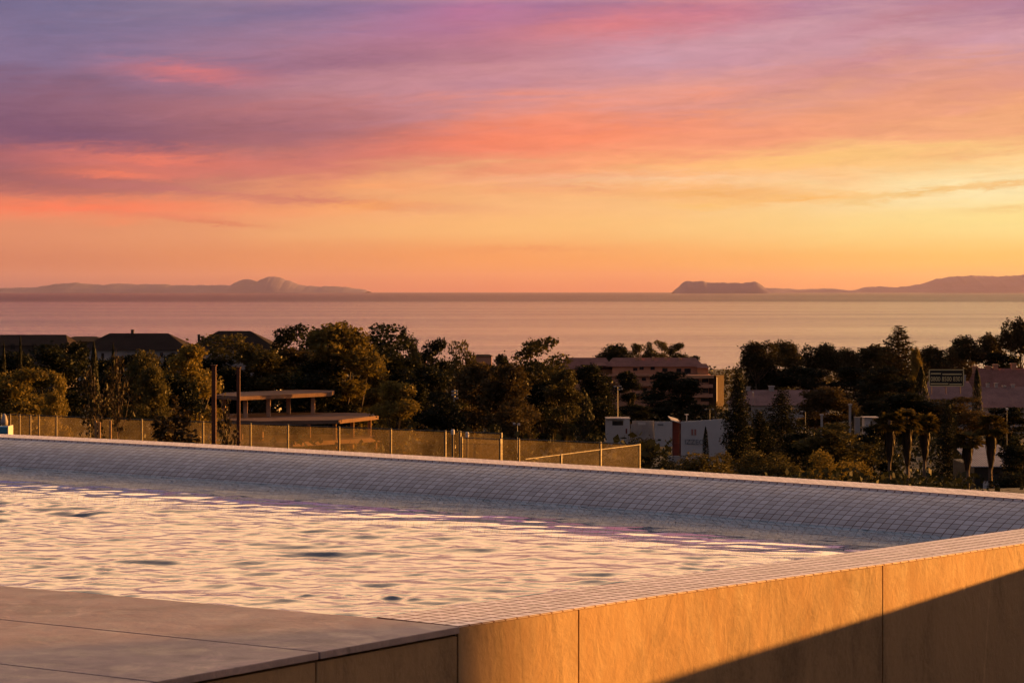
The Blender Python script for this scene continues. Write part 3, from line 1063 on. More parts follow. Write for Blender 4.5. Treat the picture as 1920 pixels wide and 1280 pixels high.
M_blue = simple('blue_cushion', (0.05, 0.22, 0.36), 0.7, 0.2, 3.0)
M_stake = simple('timber_stake', (0.34, 0.20, 0.10), 0.8, 0.3, 4.0)
M_ink = simple('sign_ink', (0.20, 0.21, 0.24), 0.7, 0.1, 1.0)
M_inkred = simple('faded_red_ink', (0.38, 0.16, 0.14), 0.7, 0.1, 1.0)
M_signbg = simple('black_sign_board', (0.018, 0.017, 0.014), 0.6, 0.2, 1.0)
M_signfg = simple('pale_sign_lettering', (0.75, 0.60, 0.30), 0.7, 0.1, 1.0)


def roof_mat(name, base, pitch=0.45, vert=False):
    """clay tiles: courses running down the slope"""
    m, nt, p = newmat(name)
    tc = nt.new('ShaderNodeTexCoord').outputs['Object']
    w = nt.new('ShaderNodeTexWave', wave_type='BANDS', bands_direction='X')
    nt.l.new(tc, w.inputs['Vector'])
    w.inputs['Scale'].default_value = 1.0 / pitch
    w.inputs['Distortion'].default_value = 0.6
    n = nt.noise(tc, 0.5, 5.0, 0.65)
    n2 = nt.noise(tc, 4.0, 3.0, 0.6)
    f = nt.math('ADD', nt.math('MULTIPLY', n, 0.6), nt.math('MULTIPLY', n2, 0.4))
    c = nt.ramp(f, [(0.3, tuple(q * 0.6 for q in base)), (0.7, tuple(q * 1.35 for q in base))])
    nt.l.new(nt.mix(nt.math('MULTIPLY', w.outputs['Fac'], 0.35), c, tuple(q * 0.5 for q in base)), p.inputs['Base Color'])
    p.inputs['Roughness'].default_value = 0.95
    p.inputs['Specular IOR Level'].default_value = 0.08
    nt.l.new(nt.bump(w.outputs['Fac'], 0.5, 0.08), p.inputs['Normal'])
    return m


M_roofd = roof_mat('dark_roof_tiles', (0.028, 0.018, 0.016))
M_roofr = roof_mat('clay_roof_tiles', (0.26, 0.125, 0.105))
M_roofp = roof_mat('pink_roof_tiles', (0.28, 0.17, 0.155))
M_sheet = roof_mat('corrugated_sheet', (0.26, 0.27, 0.31), 0.75)


def X(px, d):
    return (px - 960) / F * d


def Zp(py, d):
    return (HOR - py) / F * d


def base(px, d):
    x = X(px, d)
    return Vector((x, d, T(x, d)))


def wins(parent, mat, rects, d, y, sink=0.06, frame=None):
    """each window its own part: a dark pane standing in a shallow raised surround"""
    for (x0, x1, y0, y1) in rects:
        a, b, zt, zb = X(x0, d), X(x1, d), Zp(y0, d), Zp(y1, d)
        mb = MB()
        mb.box(a, b, y - 0.05, y + 0.12, zb, zt)
        mb.build('window', mat, parent)


# ---- villas with dark roofs, upper left
def villa(px0, px1, rl, rr, y_eave, y_ridge, d, depth, label, wallmat, roofm, rects=(), chim=(), group=None, lowest=None, over=0.5):
    b = base((px0 + px1) / 2, d)
    v = thing('villa', b, label, 'house', group)
    x0, x1 = X(px0, d), X(px1, d)
    ze, zr = Zp(y_eave, d), Zp(y_ridge, d)
    MB().box(x0 + over, x1 - over, d + over, d + depth - over, b.z - 1.0, ze - 0.002).build('wall', wallmat, v)
    mb = MB()
    dep = depth
    i = 0
    cy = d + dep / 2
    mb.v += [(x0, d, ze), (x1, d, ze), (x1, d + dep, ze), (x0, d + dep, ze), (X(rl, d), cy, zr), (X(rr, d), cy, zr)]
    for q in ((0, 1, 5, 4), (1, 2, 5), (2, 3, 4, 5), (3, 0, 4), (0, 3, 2, 1)):
        mb.f.append(q)
    rf = mb.build('roof', roofm, v)
    for (cx, ct, cb, w) in chim:
        m2 = MB()
        m2.box(X(cx, d) - w, X(cx, d) + w, cy - w, cy + w, Zp(cb, d), Zp(ct, d))
        m2.box(X(cx, d) - w * 1.3, X(cx, d) + w * 1.3, cy - w * 1.3, cy + w * 1.3, Zp(ct, d), Zp(ct, d) + w * 0.4)
        ch = m2.build('chimney', M_dkwall if roofm is M_roofd else wallmat, v)
    wins(v, M_glassd, rects, d + over, d + over - 0.02)
    return v


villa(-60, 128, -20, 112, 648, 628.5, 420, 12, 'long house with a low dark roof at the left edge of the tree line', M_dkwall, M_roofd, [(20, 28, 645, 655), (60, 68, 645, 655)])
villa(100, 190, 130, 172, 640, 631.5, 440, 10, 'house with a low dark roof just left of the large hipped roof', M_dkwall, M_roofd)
villa(140, 356, 192, 304, 656, 626, 400, 14, 'large pale house with a dark hipped roof and tall chimney, left of the tree line', M_offw, M_roofd,
      [(176, 181, 662, 672), (190, 195, 662, 672), (300, 306, 661, 669), (322, 328, 661, 669)], [(236, 620, 640, 0.22)])
villa(348, 520, 400, 461, 654, 621.5, 410, 14, 'pale house with a dark pointed hipped roof left of the tall round-headed trees', M_offw, M_roofd,
      [(493, 497, 656, 663), (380, 385, 658, 664)], [(363, 629, 645, 0.2), (370, 632, 645, 0.2)])
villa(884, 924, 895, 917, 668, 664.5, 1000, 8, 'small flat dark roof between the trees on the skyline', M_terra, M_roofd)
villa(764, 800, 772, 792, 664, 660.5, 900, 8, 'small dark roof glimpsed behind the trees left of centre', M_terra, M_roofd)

# ---- terracotta apartment block
D = 700
b = base(1245, D)
ap = thing('apartment_building', b, 'terracotta apartment block with stepped balconies and tiled roofs behind the trees', 'apartment block')


def blk(x0, x1, y0, y1, d0, dep, mat=M_terra, name='wall'):
    return MB().box(X(x0, D), X(x1, D), D + d0, D + d0 + dep, (Zp(y1, D) if y1 else b.z - 1), Zp(y0, D)).build(name, mat, ap)


blk(1133, 1268, 704, 0, 2.0, 12)
blk(1268.2, 1334, 703, 0, 0.0, 14)
blk(1150, 1316, 688, 703.8, 6.0, 9)
blk(1060, 1160, 694, 0, 9.0, 10, M_terra2)


def hiproof(x0, x1, rl, rr, ye, yr, d0, dep, name='roof', mat=M_roofr):
    mb = MB()
    mb.v += [(X(x0, D), D + d0, Zp(ye, D)), (X(x1, D), D + d0, Zp(ye, D)), (X(x1, D), D + d0 + dep, Zp(ye, D)), (X(x0, D), D + d0 + dep, Zp(ye, D)),
             (X(rl, D), D + d0 + dep * 0.6, Zp(yr, D)), (X(rr, D), D + d0 + dep * 0.6, Zp(yr, D))]
    for q in ((0, 1, 5, 4), (1, 2, 5), (2, 3, 4, 5), (3, 0, 4), (0, 3, 2, 1)):
        mb.f.append(q)
    return mb.build(name, mat, ap)


hiproof(1140, 1324, 1152, 1310, 688, 672.5, 5.2, 11)
hiproof(1050, 1152, 1062, 1140, 693, 673, 8.0, 12)
hiproof(1112, 1140, 1118, 1134, 686, 681, 4.0, 6)
hiproof(1308, 1332, 1313, 1328, 690, 683, 3.0, 7)
blk(1310, 1330, 690.2, 703, 4.0, 5.5, M_terra2, 'penthouse_wall')
for (x0, x1, y0, y1, d0) in ((1130, 1216, 702, 705.5, 1.2), (1216.3, 1268, 702.6, 706, 0.8), (1264, 1338, 703.2, 708.5, -1.6), (1266, 1336, 720, 726.5, -1.3), (1266, 1336, 738, 744.5, -1.3),
                             (1131, 1214, 735, 740, 0.7), (1160, 1266, 741, 744, 0.9), (1131, 1160, 716, 719.5, 0.9), (1198, 1240, 718, 724, 0.6)):
    blk(x0, x1, y0, y1, d0, 1.2, M_terra2 if (x0 + y0) % 2 else M_terra, 'balcony')
for (x0, x1, y0, y1, dd_) in ((1139, 1148, 706.5, 713, 2.0), (1139, 1152, 724, 733, 2.0), (1204, 1212, 708, 714, 2.0), (1219, 1228, 706.5, 711.5, 2.0), (1198, 1214, 727.5, 732, 2.0), (1222, 1230, 728, 734, 2.0), (1240, 1262, 710, 716, 2.0), (1240, 1250, 727, 734, 2.0),
                             (1296, 1310, 710.5, 718.5, 0.0), (1316, 1328, 709.5, 717, 0.0), (1296, 1310, 728, 736, 0.0), (1317, 1328, 728, 736, 0.0), (1314, 1330, 746.5, 752, 0.0), (1276, 1288, 711, 718, 0.0), (1276, 1288, 729, 736, 0.0),
                             (1189, 1197, 690.5, 696.5, 6.0), (1201, 1209, 688.6, 694.5, 6.0), (1222, 1230, 688.6, 694.5, 6.0), (1244, 1254, 691, 697.5, 6.0), (1271, 1280, 692, 701, 6.0), (1286, 1298, 692, 701, 6.0), (1070, 1078, 698, 704, 9.0), (1100, 1110, 699, 705, 9.0)):
    MB().box(X(x0, D), X(x1, D), D + dd_ - 0.06, D + dd_ + 0.15, Zp(y1, D), Zp(y0, D)).build('window', M_glassd, ap)
for cx, ct in ((1197, 671), (1229, 670.5), (1253, 671), (1204, 667), (1280, 673)):
    MB().box(X(cx, D) - 0.35, X(cx, D) + 0.35, D + 10, D + 11, Zp(682, D), Zp(ct, D)).build('chimney', M_terra2, ap)
# corner tower, turned so that its right side looks into the sun
tb = MB()
tx0, tx1 = X(1333.5, D), X(1343, D)
rot = R(32)
cpt = Vector((X(1342, D), D - 1.5))
fx, fy = Vector((-math.cos(rot), math.sin(rot))), Vector((math.sin(rot), math.cos(rot)))
poly = [cpt + fx * 2.2, cpt, cpt + fy * 4.6, cpt + fy * 4.6 + fx * 2.2]
MB().prism([(p.x, p.y) for p in poly], b.z - 1, Zp(703.5, D)).build('tower_wall', M_tower, ap)
MB().prism([(p.x, p.y) for p in (cpt + fy * 0.1 + Vector((0.05, -0.09)), cpt + fy * 0.55 + Vector((0.05, -0.09)), cpt + fy * 0.55 - fx * 0.0, cpt + fy * 0.1)], Zp(752, D), Zp(707, D)).build('stair_window', M_offw, ap)

# ---- unfinished concrete frame
D = 350
b = base(560, D)
cf = thing('concrete_frame', b, 'unfinished concrete building frame of open slabs on square columns behind the glass fence', 'building frame')


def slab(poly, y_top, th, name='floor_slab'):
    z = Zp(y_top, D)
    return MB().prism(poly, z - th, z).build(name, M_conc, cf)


M_conc_lit = simple('sunlit_column_concrete', (0.46, 0.28, 0.19), 0.95, 0.3, 0.5, bump=0.02, bscale=2.0, spec=0.05)  # paler concrete, sunlight on the columns put into their colour


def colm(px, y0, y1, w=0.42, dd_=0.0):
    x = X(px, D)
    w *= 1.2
    MB().box(x - w / 2, x + w / 2, D + dd_ - w / 2, D + dd_ + w / 2, (Zp(y1, D) if y1 else b.z - 2), Zp(y0, D)).build('column', M_conc_lit, cf)


xa = lambda px: X(px, D)
slab([(xa(400), D + 3), (xa(452), D - 2), (xa(609), D + 12), (xa(608), D + 20), (xa(540), D + 22), (xa(404), D + 12)], 742, 0.52)
slab([(xa(372), D - 4), (xa(500), D - 9), (xa(640), D - 6), (xa(706), D + 6), (xa(690), D + 14), (xa(520), D + 16), (xa(372), D + 10)], 783, 0.50)
slab([(xa(430), D - 12), (xa(560), D - 9), (xa(714), D + 3), (xa(712), D + 8), (xa(560), D + 12), (xa(430), D + 6)], 822, 0.55)
for px, dd_ in ((413, 4), (459, 1.0), (498, 4), (529, 10), (575, 11)):
    colm(px, 748.5, 783, 0.46, dd_)
for px, dd_ in ((413, 0), (456, -3), (494, -3), (534, 4), (577, 2), (629, -2), (657, 4), (688, 6)):
    colm(px, 790.2, 822, 0.40, dd_)
for px, dd_ in ((456, -6), (494, -4), (577, -2), (629, -1), (657, 2), (700, 4)):
    colm(px, 829.8, None, 0.42, dd_)

# ---- two rusty posts just beyond the pool
for px, y_t, w, lab in ((401, 686, 0.058, 'tall rusty steel post, left and thicker one of two behind the pool'), (447, 690, 0.046, 'tall rusty steel post, right and thinner one of two behind the pool')):
    d = 70.0
    p = base(px, d)
    t = thing('steel_post', p, lab, 'post', 'rusty posts behind the pool')
    zt = Zp(y_t, d)
    mb = MB()
    mb.box(p.x - w, p.x + w, d - w, d + w, p.z, zt)
    mb.build('post', M_rust, t, bevel=0.006)
    MB().box(p.x - w * 1.4, p.x + w * 1.4, d - w * 1.4, d + w * 1.4, zt, zt + 0.03).build('cap_plate', M_rust, t)
    MB().box(p.x - 0.14, p.x + 0.14, d - 0.14, d + 0.14, p.z - 0.05, p.z + 0.02).build('base_plate', M_rust, t)

# ---- glass balustrade round the lower terrace


def glass_mat():
    m, nt, p = newmat('dusty_glass')
    nt.n.remove(p)
    tc = nt.new('ShaderNodeTexCoord').outputs['Object']
    n = nt.noise(tc, 1.2, 4.0, 0.6)
    tr = nt.new('ShaderNodeBsdfTransparent')
    tr.inputs[0].default_value = (0.93, 0.90, 0.83, 1)
    ts = nt.new('ShaderNodeBsdfTranslucent')
    ts.inputs[0].default_value = (0.56, 0.46, 0.33, 1)
    gl = nt.new('ShaderNodeBsdfGlossy')
    gl.inputs['Roughness'].default_value = 0.08
    a = nt.new('ShaderNodeMixShader')
    nt.put(a.inputs[0], nt.maprange(n, 0.3, 0.7, 0.016, 0.05))
    nt.l.new(tr.outputs[0], a.inputs[1])
    nt.l.new(ts.outputs[0], a.inputs[2])
    bx = nt.new('ShaderNodeMixShader')
    bx.inputs[0].default_value = 0.05
    nt.l.new(a.outputs[0], bx.inputs[1])
    nt.l.new(gl.outputs[0], bx.inputs[2])
    nt.l.new(bx.outputs[0], nt.n['Material Output'].inputs[0])
    return m


M_glass = glass_mat()


def fence(pts, label, posts, name='glass_fence', h=1.12, rail=True, top=True):
    """pts: ends (px, py of the top edge, D); posts: px values along it"""
    (xa_, ya_, da), (xb_, yb_, db) = pts
    A, B = PD(xa_, ya_, da), PD(xb_, yb_, db)
    f = thing(name, ((A.x + B.x) / 2, (A.y + B.y) / 2, min(A.z, B.z) - h), label, 'fence', 'glass fence panels around the lower terrace')

    def at(px):
        # intersection of the sight line through px with the fence line, seen from above
        k = (px - 960) / F
        t = (k * A.y - A.x) / ((B.x - A.x) - k * (B.y - A.y))
        return A.lerp(B, t)
    ps = [at(q) for q in posts]
    d = (B - A).normalized()
    nrm = Vector((-d.y, d.x, 0)).normalized()
    for p in ps:
        mb = MB()
        w, t_ = 0.024, 0.022
        c4 = [p - d * w - nrm * t_, p + d * w - nrm * t_, p + d * w + nrm * t_, p - d * w + nrm * t_]
        mb.prism([(q.x, q.y) for q in c4], p.z - h - 0.3, p.z + 0.02)
        mb.build('fence_post', M_steel, f)
    ends = sorted(ps + [A, B], key=lambda q: (q - A).length)
    for p, q in zip(ends, ends[1:]):
        if (q - p).length < 0.2:
            continue
        u, v_ = p + d * 0.03, q - d * 0.03
        mb = MB()
        g = nrm * 0.005
        poly = [u - g, v_ - g, v_ + g, u + g]
        zt0, zt1 = u.z - 0.03, v_.z - 0.03
        i = 0
        mb.v += [(poly[0].x, poly[0].y, zt0 - h + 0.1), (poly[1].x, poly[1].y, zt1 - h + 0.1), (poly[2].x, poly[2].y, zt1 - h + 0.1), (poly[3].x, poly[3].y, zt0 - h + 0.1),
                 (poly[0].x, poly[0].y, zt0), (poly[1].x, poly[1].y, zt1), (poly[2].x, poly[2].y, zt1), (poly[3].x, poly[3].y, zt0)]
        for fq in ((0, 3, 2, 1), (4, 5, 6, 7), (0, 1, 5, 4), (1, 2, 6, 5), (2, 3, 7, 6), (3, 0, 4, 7)):
            mb.f.append(fq)
        mb.build('glass_panel', M_glass, f)
    if top:
        mb = MB()
        mb.tube([A, B], [0.011, 0.011], 6)
        mb.build('top_rail', M_steel, f)
    return at


fence([(0, 776.0, 82.7), (835, 808.0, 71.8)], 'long glass fence on steel posts behind the pool, left section', [2, 19, 37, 57, 73, 106, 168, 266, 381, 470, 540, 636, 733, 835])
fence([(835.5, 808.0, 71.8), (940, 812.2, 70.8)], 'glass gate section with a bright end post, right of the long glass fence', [863, 940])
fence([(940.5, 821.5, 70.6), (1200, 832.8, 67.6)], 'far glass fence running to the terrace corner at right', [973, 1126, 1199])
fence([(1200.3, 833.0, 67.5), (985, 860.5, 61.9)], 'near glass fence returning from the terrace corner towards the pool', [1126, 1052])
fence([(864, 820.0, 69.9), (939, 823.5, 69.2)], 'pale glass gate leaf standing ajar in front of the fence', [866, 938], 'glass_gate', 1.0)

# bollard lights by the gate
for px, y_t, y_b, lab in ((849, 806, 860, 'slim steel light post left of the glass gate'), (876, 811, 860, 'slim lit brass post behind the glass gate')):
    d = 71.0
    p = base(px, d)
    t = thing('light_post', p, lab, 'light post')
    MB().tube([(p.x, d, p.z), (p.x, d, Zp(y_t, d) - 0.12)], [0.028, 0.028], 8).build('stem', M_steel, t)
    MB().tube([(p.x, d, Zp(y_t, d) - 0.12), (p.x, d, Zp(y_t, d)), (p.x, d, Zp(y_t, d) + 0.02)], [0.05, 0.05, 0.03], 10).build('head', M_white, t)

# blue sunbed at the left edge
d = 74.0
p = base(8, d)
sb = thing('sunbed', (p.x, d, p.z), 'blue padded sunbed with a white frame at the far left behind the pool', 'sunbed')
z0 = Zp(797.5, d)
MB().box(X(-60, d), X(17.5, d), d - 0.3, d + 0.35, z0 - 0.22, z0 - 0.02).build('cushion', M_blue, sb, bevel=0.03)
MB().box(X(17.7, d), X(20, d), d - 0.34, d + 0.38, z0 - 0.34, z0 + 0.0).build('frame', M_white, sb, bevel=0.01)
MB().box(X(-60, d), X(17.6, d), d - 0.32, d + 0.37, z0 - 0.32, z0 - 0.225).build('frame', M_white, sb, bevel=0.01)
for lx in (-50, 15):
    for ly in (-0.28, 0.3):
        MB().box(X(lx, d) - 0.03, X(lx, d) + 0.03, d + ly - 0.03, d + ly + 0.03, p.z - 0.05, z0 - 0.321).build('leg', M_white, sb)
pr = thing('parasol', (X(6, 78.0), 78.0, base(6, 78).z), 'folded pale parasol at the far left behind the glass fence', 'parasol')
xx = X(8, 78.0)
MB().tube([(xx, 78, base(6, 78).z), (xx, 78, Zp(776, 78))], [0.03, 0.03], 8).build('pole', M_steel, pr)
MB().tube([(xx, 78, Zp(797, 78)), (xx, 78, Zp(790, 78)), (xx, 78, Zp(780, 78)), (xx, 78, Zp(775, 78))], [0.10, 0.11, 0.07, 0.02], 10).build('canopy', M_offw, pr, smooth=True)

# tree stakes
for px, d, lab, n in ((183, 71.5, 'pair of orange lit timber stakes left of the other stake', 2), (207, 71.3, 'single orange lit timber stake behind the pool edge', 1)):
    p = base(px, d)
    t = thing('tree_stake', p, lab, 'tree stake')
    for k in range(n):
        x = p.x + (k - (n - 1) / 2) * 0.10
        MB().tube([(x, d, p.z - 0.1), (x, d, Zp(788, d) - k * 0.05)], [0.035, 0.032], 8).build('stake', M_stake, t)

# ---- curved white pavilion with dark red framed side
D = 330
b = base(1310, D)
pv_ = thing('pavilion', b, 'white show pavilion with a curved blank front wall and dark red framed side', 'pavilion')
mb = MB()
arc = []
for k in range(22):
    t = k / 21
    px = 1276 + 103 * t
    dd_ = 0.0 if t < 0.45 else 1.5 * ((t - 0.45) / 0.55) ** 2.2
    yt = 789.5 - 6.5 * min(1, t / 0.75) if t < 0.8 else 784.5 + (t - 0.8) * 140
    arc.append((X(px, D), D - 4 + dd_ + 3.0 * (1 - t), Zp(yt, D), Zp(857 if t < .7 else 857 - (t - .7) * 40, D)))
for k in range(21):
    a_, c_ = arc[k], arc[k + 1]
    n0 = len(mb.v)
    for q, dy in ((a_, 0), (c_, 0), (c_, 0.35), (a_, 0.35)):
        mb.v.append((q[0], q[1] + dy, b.z - 0.5))
    for q, dy in ((a_, 0), (c_, 0), (c_, 0.35), (a_, 0.35)):
        mb.v.append((q[0], q[1] + dy, q[2]))
    for fq in ((0, 1, 5, 4), (2, 3, 7, 6), (4, 5, 6, 7)) + (((3, 0, 4, 7),) if k == 0 else ()) + (((1, 2, 6, 5),) if k == 20 else ()):
        mb.f.append(tuple(n0 + i for i in fq))
mb.build('front_wall', M_white, pv_, smooth=False)
yA = arc[0][1]
zt, zb = Zp(789, D), b.z - 0.5
for (x0, x1) in ((1260, 1262.2), (1273.5, 1275.6)):
    MB().box(X(x0, D), X(x1, D), yA + 0.1, yA + 0.5, zb, Zp(787, D)).build('side_post', M_red, pv_)
for yy in (790, 808, 830, 852):
    MB().box(X(1262.3, D), X(1273.4, D), yA + 0.15, yA + 0.4, Zp(yy + 1.2, D), Zp(yy, D)).build('side_beam', M_red, pv_)
MB().box(X(1262, D), X(1274, D), yA + 1.2, yA + 1.4, zb, Zp(789, D)).build('side_wall', M_red, pv_)
mb = MB()
mb.v += [(X(1258, D), yA - 0.1, Zp(788, D)), (X(1276, D), yA - 0.1, Zp(793, D)), (X(1276, D), yA + 8, Zp(791, D)), (X(1258, D), yA + 8, Zp(786, D))]
mb.v += [(v[0], v[1], v[2] + 0.12) for v in mb.v[:4]]
for fq in ((0, 3, 2, 1), (4, 5, 6, 7), (0, 1, 5, 4), (1, 2, 6, 5), (2, 3, 7, 6), (3, 0, 4, 7)):
    mb.f.append(fq)
mb.build('roof', M_offw, pv_)
MB().box(X(1252, D), X(1274, D), yA - 1.2, yA - 0.2, b.z - 0.5, Zp(853, D)).build('plinth', M_offw, pv_)


def lettering(txt, x0, x1, yt, yb, d, ydep, mat, parent, name='lettering', slant=0.0):
    cu = bpy.data.curves.new(name, 'FONT')
    cu.body = txt
    cu.extrude = 0.02
    tmp = bpy.data.objects.new('tmp', cu)
    col.objects.link(tmp)
    bpy.context.view_layer.update()
    me = bpy.data.meshes.new_from_object(tmp.evaluated_get(bpy.context.evaluated_depsgraph_get()))
    bpy.data.objects.remove(tmp)
    n = len(me.vertices)
    a_ = np.empty(n * 3, np.float32)
    me.vertices.foreach_get('co', a_)
    a_ = a_.reshape(-1, 3)
    lo, hi_ = a_.min(0), a_.max(0)
    o_ = np.empty_like(a_)
    sx = (X(x1, d) - X(x0, d)) / (hi_[0] - lo[0])
    sy = (Zp(yt, d) - Zp(yb, d)) / (hi_[1] - lo[1])
    o_[:, 0] = X(x0, d) + (a_[:, 0] - lo[0]) * sx
    o_[:, 2] = Zp(yb, d) + (a_[:, 1] - lo[1]) * sy
    o_[:, 1] = ydep - (a_[:, 2]) + slant * (o_[:, 0] - X(x0, d))
    o_ -= np.array(parent.location, np.float32)
    me.vertices.foreach_set('co', o_.ravel())
    me.update()
    me.name = name
    o = bpy.data.objects.new(name, me)
    o.data.materials.append(mat)
    o.parent = parent
    col.objects.link(o)
    return o


sl_ = (arc[8][1] - arc[0][1]) / (arc[8][0] - arc[0][0])
yS = lambda px: arc[0][1] + sl_ * (X(px, D) - arc[0][0]) - 0.08
lettering('IZZEO', 1283, 1318, 822, 831, D, yS(1283), M_ink, pv_, slant=sl_)
for (x0, x1) in ((1294.5, 1298.5), (1300, 1304)):
    MB().box(X(x0, D), X(x1, D), yS(x0) - 0.03, yS(x0) + 0.10, Zp(814, D), Zp(803, D)).build('emblem', M_inkred, pv_)
MB().box(X(1289, D), X(1290.5, D), yA + 3, yA + 3.2, Zp(790, D), Zp(779, D)).build('roof_vent', M_white, pv_)
MB().box(X(1286, D), X(1293, D), yA + 2.9, yA + 3.3, Zp(779, D), Zp(777.5, D)).build('vent_cap', M_white, pv_)

# ---- low white huts and hoardings left of it
D = 420
b = base(1160, D)
k_ = thing('site_hut', b, 'low white site hut with a wide dark window left of the pavilion', 'hut')
MB().box(X(1137, D), X(1181, D), D, D + 5, b.z - 1, Zp(785.5, D)).build('wall', M_white, k_)
MB().box(X(1148, D), X(1168.5, D), D - 0.06, D + 0.1, Zp(797, D), Zp(788.5, D)).build('window', M_glassd, k_)
MB().box(X(1136, D), X(1182, D), D - 0.4, D + 5.4, Zp(785.4, D), Zp(784, D)).build('roof', M_offw, k_)
s_ = thing('sign_board', (X(1174, D - 3), D - 3, base(1174, D).z), 'upright white notice board with a dark emblem in front of the site hut', 'sign')
MB().box(X(1169.5, D - 3), X(1179.5, D - 3), D - 3.1, D - 2.95, Zp(815, D - 3), Zp(786, D - 3)).build('board', M_white, s_)
MB().box(X(1173, D - 3), X(1176, D - 3), D - 3.16, D - 3.11, Zp(812.5, D - 3), Zp(803, D - 3)).build('emblem', M_red, s_)
for px in (1170.5, 1178.5):
    MB().box(X(px, D - 3) - 0.05, X(px, D - 3) + 0.05, D - 2.94, D - 2.84, s_.location.z - 0.3, Zp(790, D - 3)).build('leg', M_pole, s_)
h_ = thing('hoarding', (X(1206, D), D, b.z), 'long grey site hoarding between the white hut and the white hoarding', 'hoarding')
MB().box(X(1186, D), X(1227, D), D + 1, D + 1.2, b.z - 1, Zp(789, D)).build('panel', M_offw, h_)
MB().box(X(1197, D), X(1211, D), D + 0.93, D + 0.999, Zp(797, D), Zp(792, D)).build('poster', M_white, h_)
h_ = thing('hoarding', (X(1245, D), D, b.z), 'white printed hoarding directly left of the pavilion', 'hoarding')
MB().box(X(1227.4, D), X(1263, D), D + 0.4, D + 0.6, b.z - 1, Zp(790, D)).build('panel', M_white, h_)
MB().box(X(1233, D), X(1244, D), D + 0.33, D + 0.399, Zp(797.5, D), Zp(794.5, D)).build('print', M_ink, h_)
h_ = thing('info_panel', (X(1183, D), D - 1, b.z), 'narrow pale info panel right of the upright notice board', 'sign')
MB().box(X(1182, D), X(1187, D), D - 1.4, D - 1.2, b.z - 0.5, Zp(794, D)).build('panel', M_offw, h_)
h_ = thing('pillar', base(1016, 400), 'slender white pillar among the trees right of centre', 'pillar')
MB().box(X(1014, 400), X(1019, 400), 400, 400.4, h_.location.z - 1, Zp(777, 400)).build('shaft', M_white, h_)
MB().box(X(1013, 400), X(1020, 400), 399.9, 400.5, Zp(777, 400), Zp(776, 400)).build('cap', M_white, h_)
h_ = thing('pillar', base(1051, 400), 'thin grey pillar right of the slender white pillar', 'pillar')
MB().box(X(1049.5, 400), X(1052.5, 400), 400, 400.3, h_.location.z - 1, Zp(784, 400)).build('shaft', M_offw, h_)
MB().box(X(1049, 400), X(1053, 400), 399.9, 400.4, Zp(784, 400), Zp(783.2, 400)).build('cap', M_offw, h_)


# ---- lamp and floodlight masts
def mast(px, y_t, d, label, heads, arm=0.0, w=0.09, name='street_lamp', cat='street lamp', hm=None):
    p = base(px, d)
    t = thing(name, p, label, cat)
    MB().tube([(p.x, d, p.z - 0.3), (p.x, d, Zp(y_t, d))], [w, w * 0.6], 8).build('pole', M_pole, t)
    for (dx, dy, sx, sz) in heads:
        hx, hz = p.x + dx / F * d, Zp(y_t + dy, d)
        mb = MB()
        mb.box(hx - sx, hx + sx, d - 0.3, d + 0.1, hz - sz, hz + sz)
        mb.build('lamp_head', hm or M_offw, t, bevel=0.02)
        if abs(dx) > 0.5:
            MB().tube([(p.x, d, hz), (hx, d - 0.1, hz)], [w * 0.4, w * 0.4], 6).build('arm', M_pole, t)
    return t


mast(852, 730, 330, 'floodlight mast with several lamp heads among the dark trees left of centre', [(-3, 4, 0.16, 0.12), (4, 3, 0.16, 0.12), (4, 9, 0.16, 0.12), (-3, 10, 0.16, 0.12), (5, 16, 0.14, 0.12)], w=0.16, name='floodlight_mast', cat='floodlight')
mast(1158, 724, 440, 'tall floodlight pole with a crossbar of lamps in front of the apartment block', [(-5, 0, 0.2, 0.12), (5, 0, 0.2, 0.12), (2, 6, 0.25, 0.12), (8, 5, 0.15, 0.12)], w=0.10, name='floodlight_mast', cat='floodlight')
mast(1331, 767, 450, 'short lamp post right of the pavilion roof', [(-8, 0, 0.15, 0.06), (6, 0, 0.15, 0.06)], w=0.05)
mast(1510, 771, 380, 'thin lamp post with an arm beside the tall dark conifer', [(-7, 0, 0.2, 0.06)], w=0.05)
mast(1888, 768, 300, 'thin lamp post with a round lit lamp near the right edge', [(0, -1.5, 0.11, 0.12)], w=0.035, hm=M_white)
mast(970, 794, 250, 'small lamp post with two pale heads just behind the glass fence', [(-6, 0, 0.12, 0.10), (3, 1, 0.12, 0.10)], w=0.04)
mast(1412, 735, 520, 'small pale lamp in front of the pink roofs', [(0, 0, 0.16, 0.12)], w=0.05, hm=M_white)
for px, y_t, w, lab in ((1541, 779, 0.16, 'short pale concrete column behind the round bush'), (1594, 760, 0.16, 'taller pale column with a wide head behind the round bush')):
    d = 390
    p = base(px, d)
    t = thing('column', p, lab, 'column')
    MB().box(p.x - w, p.x + w, d, d + 2 * w, p.z - 1, Zp(y_t, d)).build('shaft', M_offw, t)
    MB().box(p.x - w * 1.7, p.x + w * 1.7, d - 0.1, d + 2 * w + 0.1, Zp(y_t, d), Zp(y_t - 3, d)).build('head', M_offw, t)

